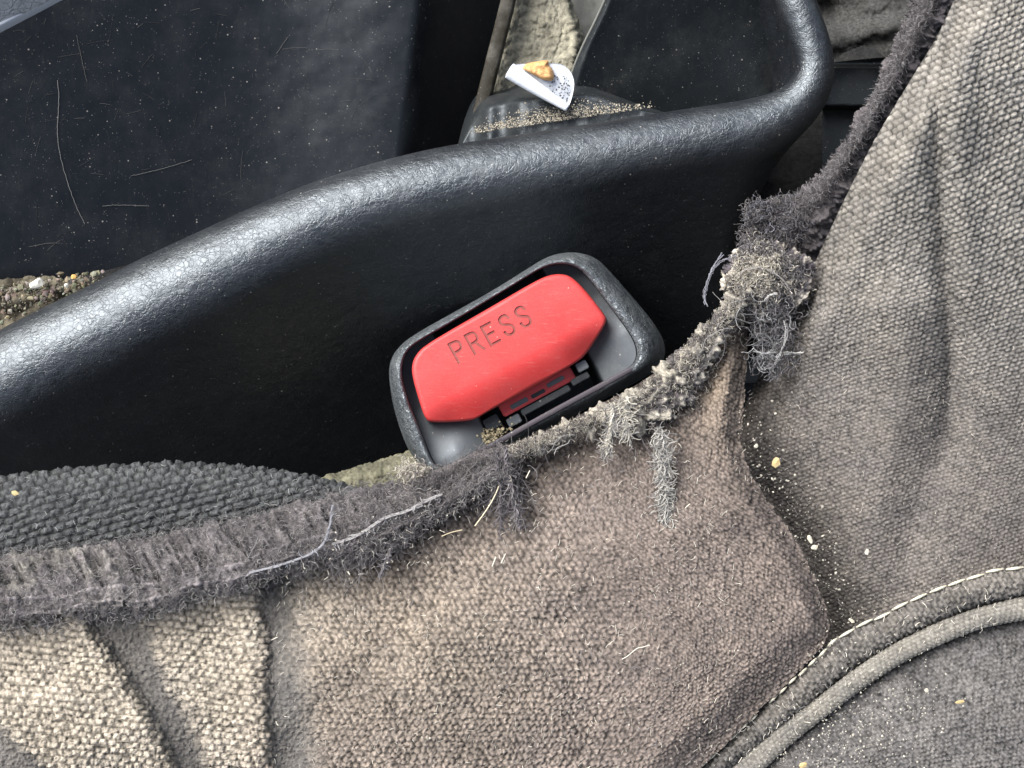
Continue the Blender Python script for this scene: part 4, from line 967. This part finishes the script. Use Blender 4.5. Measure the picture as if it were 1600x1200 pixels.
def s_lint():
    a = random.uniform(0, 6.28); q = random.random() ** .6 * (.75 + .35 * math.sin(a * 3 + 1) * .5 + .3 * random.random()); x = 1200 + 70 * q * math.cos(a); y = 430 + 60 * q * math.sin(a)
    cr = math.exp(-(((x - 1180) / 48.) ** 2 + ((y - 430) / 45.) ** 2))
    c = PALE if random.random() < .85 * cr else random.choice([DARK, MID, (.24, .23, .24)])
    return curly(x, y, .38 + .26 * math.sqrt(max(0, 1 - q * q)) + random.uniform(0, .10), random.uniform(0, 360), random.uniform(6, 18), 1.0, 9, .09), vary(c, .35)
fuzz('lint_fibres', 2200, s_lint, M_fibre, lint, (.0025, .005))
def s_tail():
    x = random.gauss(1208, 17); y = random.uniform(460, 575)
    if abs(x - 1205) < 12 and 500 < y < 560 and random.random() < .75: return None
    return curly(x, y, .45 + random.uniform(-.2, .25), random.gauss(-90, 60), random.uniform(14, 42), .8, 12, .10), vary(random.choice([DARK, MID, (.13, .13, .14), (.3, .3, .3)]), .4)
fuzz('tangle', 700, s_tail, M_fibre, lint, (.003, .006))
def s_top():
    x = 1212 + max(-1.7, min(1.7, random.gauss(0, 1))) * 25; y = 342 + max(-1.5, min(1.7, random.gauss(0, 1))) * 17
    return curly(x, y, .0 + random.uniform(-.1, .4), random.uniform(0, 360), random.uniform(10, 30), 1.1, 12, .10), vary(random.choice([DARK, DARK, (.14, .14, .16), MID]), .35)
fuzz('dark_curls', 1500, s_top, M_fibre, lint, (.003, .006))
for pts, r_, c_ in [([(1128, 398, .5), (1112, 420, .5), (1100, 450, .4), (1102, 475, .4)], .018, (.2, .2, .23)), ([(1150, 400, .6), (1122, 408, .55), (1108, 432, .5), (1098, 462, .45), (1104, 478, .5)], .012, (.24, .24, .27)),
                    ([(1226, 500, .8), (1231, 520, .8), (1225, 542, .8), (1213, 568, .7), (1206, 578, .6)], .009, (.42, .41, .40)), ([(1226, 551, .8), (1240, 552, .7), (1257, 550, .7)], .012, (.6, .58, .54)),
                    ([(1176, 548, .7), (1194, 554, .7), (1210, 549, .7)], .010, (.4, .4, .39)), ([(1184, 498, .7), (1190, 520, .6), (1206, 530, .6), (1214, 548, .6)], .010, (.2, .2, .2)),
                    ([(1196, 470, .75), (1200, 462, .8), (1212, 458, .8)], .014, (.55, .53, .50)), ([(1150, 432, .7), (1172, 418, .8), (1200, 420, .8), (1228, 440, .8), (1240, 470, .7)], .014, (.30, .28, .26))]:
    for _k in range(3): strands_px('thread', [[(x_ + random.gauss(0, 1.5), y_ + random.gauss(0, 1.5), z_) for x_, y_, z_ in pts]], M_fibre, [np.array(c_) * random.uniform(.6, 1)], r_ * .42, lint, .7)
# fuzz puff at buckle's lower left
def s_puff():
    return curly(random.gauss(645, 12), random.gauss(738, 9), .3 + random.uniform(-.1, .25), random.uniform(0, 360), random.uniform(8, 20), 1.2, 8, .08), vary(random.choice([CREAM, PALE, (.3, .27, .25)]), .3)
fuzz('lint_puff', 420, s_puff, M_fibre, cover, (.003, .006))
# mesh cushion stray hairs
nap(900, [(0, 746), (250, 724), (420, 733), (570, 762), (420, 812), (200, 842), (0, 862)], lambda x, y: .12, [(.10, .11, .11), (.2, .2, .2), (.06, .06, .06)], 'cushion_hairs', bpy.data.objects['mesh_cushion'], (5, 12))

# ------------------------------------------------------------------ crumbs
M_crumb = plain('pale crumb', (.40, .36, .28), .7, 0, (.56, .52, .43), 12)
M_flake = plain('dry leaf flake', (.36, .27, .12), .7, 0, (.50, .40, .22), 12)
for (x, y, zz, r_, st_, rz_, m_, lb, ct_) in [(1212, 723, .62, .11, 1.15, .9, M_flake, 'yellow dry leaf flake in the dark crease right of the brown panel', 'leaf flake'), (1181, 697, .55, .05, 1.2, 1.0, M_crumb, 'white crumb at the top of the crease above the leaf flake', 'crumb'),
        (1163, 738, .5, .05, 1.6, -1.2, M_flake, 'thin yellow crumb on the brown panel edge left of the leaf flake', 'crumb'), (1266, 843, .75, .055, 1.9, -1.1, M_crumb, 'cream crumb sliver at the middle of the crease', 'crumb'),
        (1273, 855, .75, .055, 1.6, .1, M_crumb, 'flat cream crumb just below the sliver in the crease', 'crumb'), (1355, 862, .95, .05, 1.5, 1.3, M_crumb, 'white crumb alone on the woven cover right of the crease', 'crumb'),
        (1221, 895, 1.0, .045, 1.8, .4, M_crumb, 'pale crumb on the brown panel left of the crease', 'crumb'), (1331, 970, .75, .04, 2.0, -.6, M_crumb, 'pale crumb beside the left end of the long stitches', 'crumb'),
        (1500, 1097, 1.35, .055, 1.9, .15, M_flake, 'largest pale yellow crumb on the dark lower right panel', 'crumb'), (1448, 1079, 1.3, .05, 1.0, .0, M_crumb, 'round white crumb left of the yellow crumb on the lower right panel', 'crumb'),
        (1255, 1196, .9, .07, 1.5, .5, M_flake, 'yellow crumb at the bottom edge under the piping', 'crumb'), (24, 771, .18, .06, 1.6, -.4, M_flake, 'tan crumb on the mesh cushion at far left', 'crumb'), (1242, 742, .6, .03, 1.0, .0, M_crumb, 'tiny white crumb below and right of the leaf flake', 'crumb')]:
    tag(stone('leaf_flake' if 'flake' in ct_ else 'crumb', W(x, y, zz), r_ * .8, m_, int(x), .4, st_, rz_, 1), lb, ct_)
def scatter(name, N, f, zf, r0, r1, label, seed, colb=(.40, .37, .31)):
    g = np.random.default_rng(seed); gx, gy = f(g, N); zz = zf(gx, gy)
    c = np.array(colb) * g.uniform(.5, 1.2, (N, 1)); o = grit(name, W(gx, gy, zz), r0 + (r1 - r0) * g.random(N) ** 3, c, M_fibre, seed, .5); tag(o, label, 'dust', kind='stuff')
crease = smooth([(1166, 640), (1165, 700), (1190, 750), (1225, 810), (1255, 860), (1290, 930), (1315, 980), (1260, 1030)], 500)
def fcrease(g, N):
    i = g.integers(0, 500, N); return crease[i, 0] + g.normal(10, 34, N), crease[i, 1] + g.normal(0, 16, N)
scatter('crumb_dust', 520, fcrease, lambda x, y: .35 + .45 * sstep(650, 950, y) + .15 * (np.abs(x - 1230) > 60), .005, .019, 'fine pale crumbs sprinkled along the crease right of the brown panel', 11)
scatter('panel_dust', 1500, lambda g, N: ((lambda u: (1230 + 200 * u + g.normal(0, 60, N), 1180 - 110 * u + g.normal(20, 45, N)))(g.random(N))), lambda x, y: .62 + .9 * sstep(1150, 1650, x), .003, .015, 'pale dust sprinkled over the lower right panel under the piping', 12)
scatter('cover_dust', 700, lambda g, N: (g.uniform(450, 1280, N), g.uniform(780, 1200, N)), lambda x, y: 1.10 - .3 * sstep(1180, 1280, x), .004, .014, 'tiny pale specks over the brown panel', 13)
# ------------------------------------------------------------------ origins at the things' bases
bpy.context.view_layer.update()
for o in [o for o in sc.objects if o.type == 'EMPTY' and o.parent is None]:
    pts = []
    for c in o.children:
        if c.type == 'MESH' and len(c.data.vertices):
            a = np.empty(len(c.data.vertices) * 3, np.float32); c.data.vertices.foreach_get('co', a); pts.append(a.reshape(-1, 3))
    P_ = np.vstack(pts); ctr = Vector(((P_[:, 0].min() + P_[:, 0].max()) / 2, (P_[:, 1].min() + P_[:, 1].max()) / 2, float(P_[:, 2].min())))
    for c in o.children: c.matrix_parent_inverse = Matrix.Translation(-ctr)
    o.location = ctr
print('tris', sum(sum(p.loop_total - 2 for p in o.data.polygons) if len(o.data.polygons) < 20000 else len(o.data.polygons) * 2 for o in sc.objects if o.type == 'MESH'))
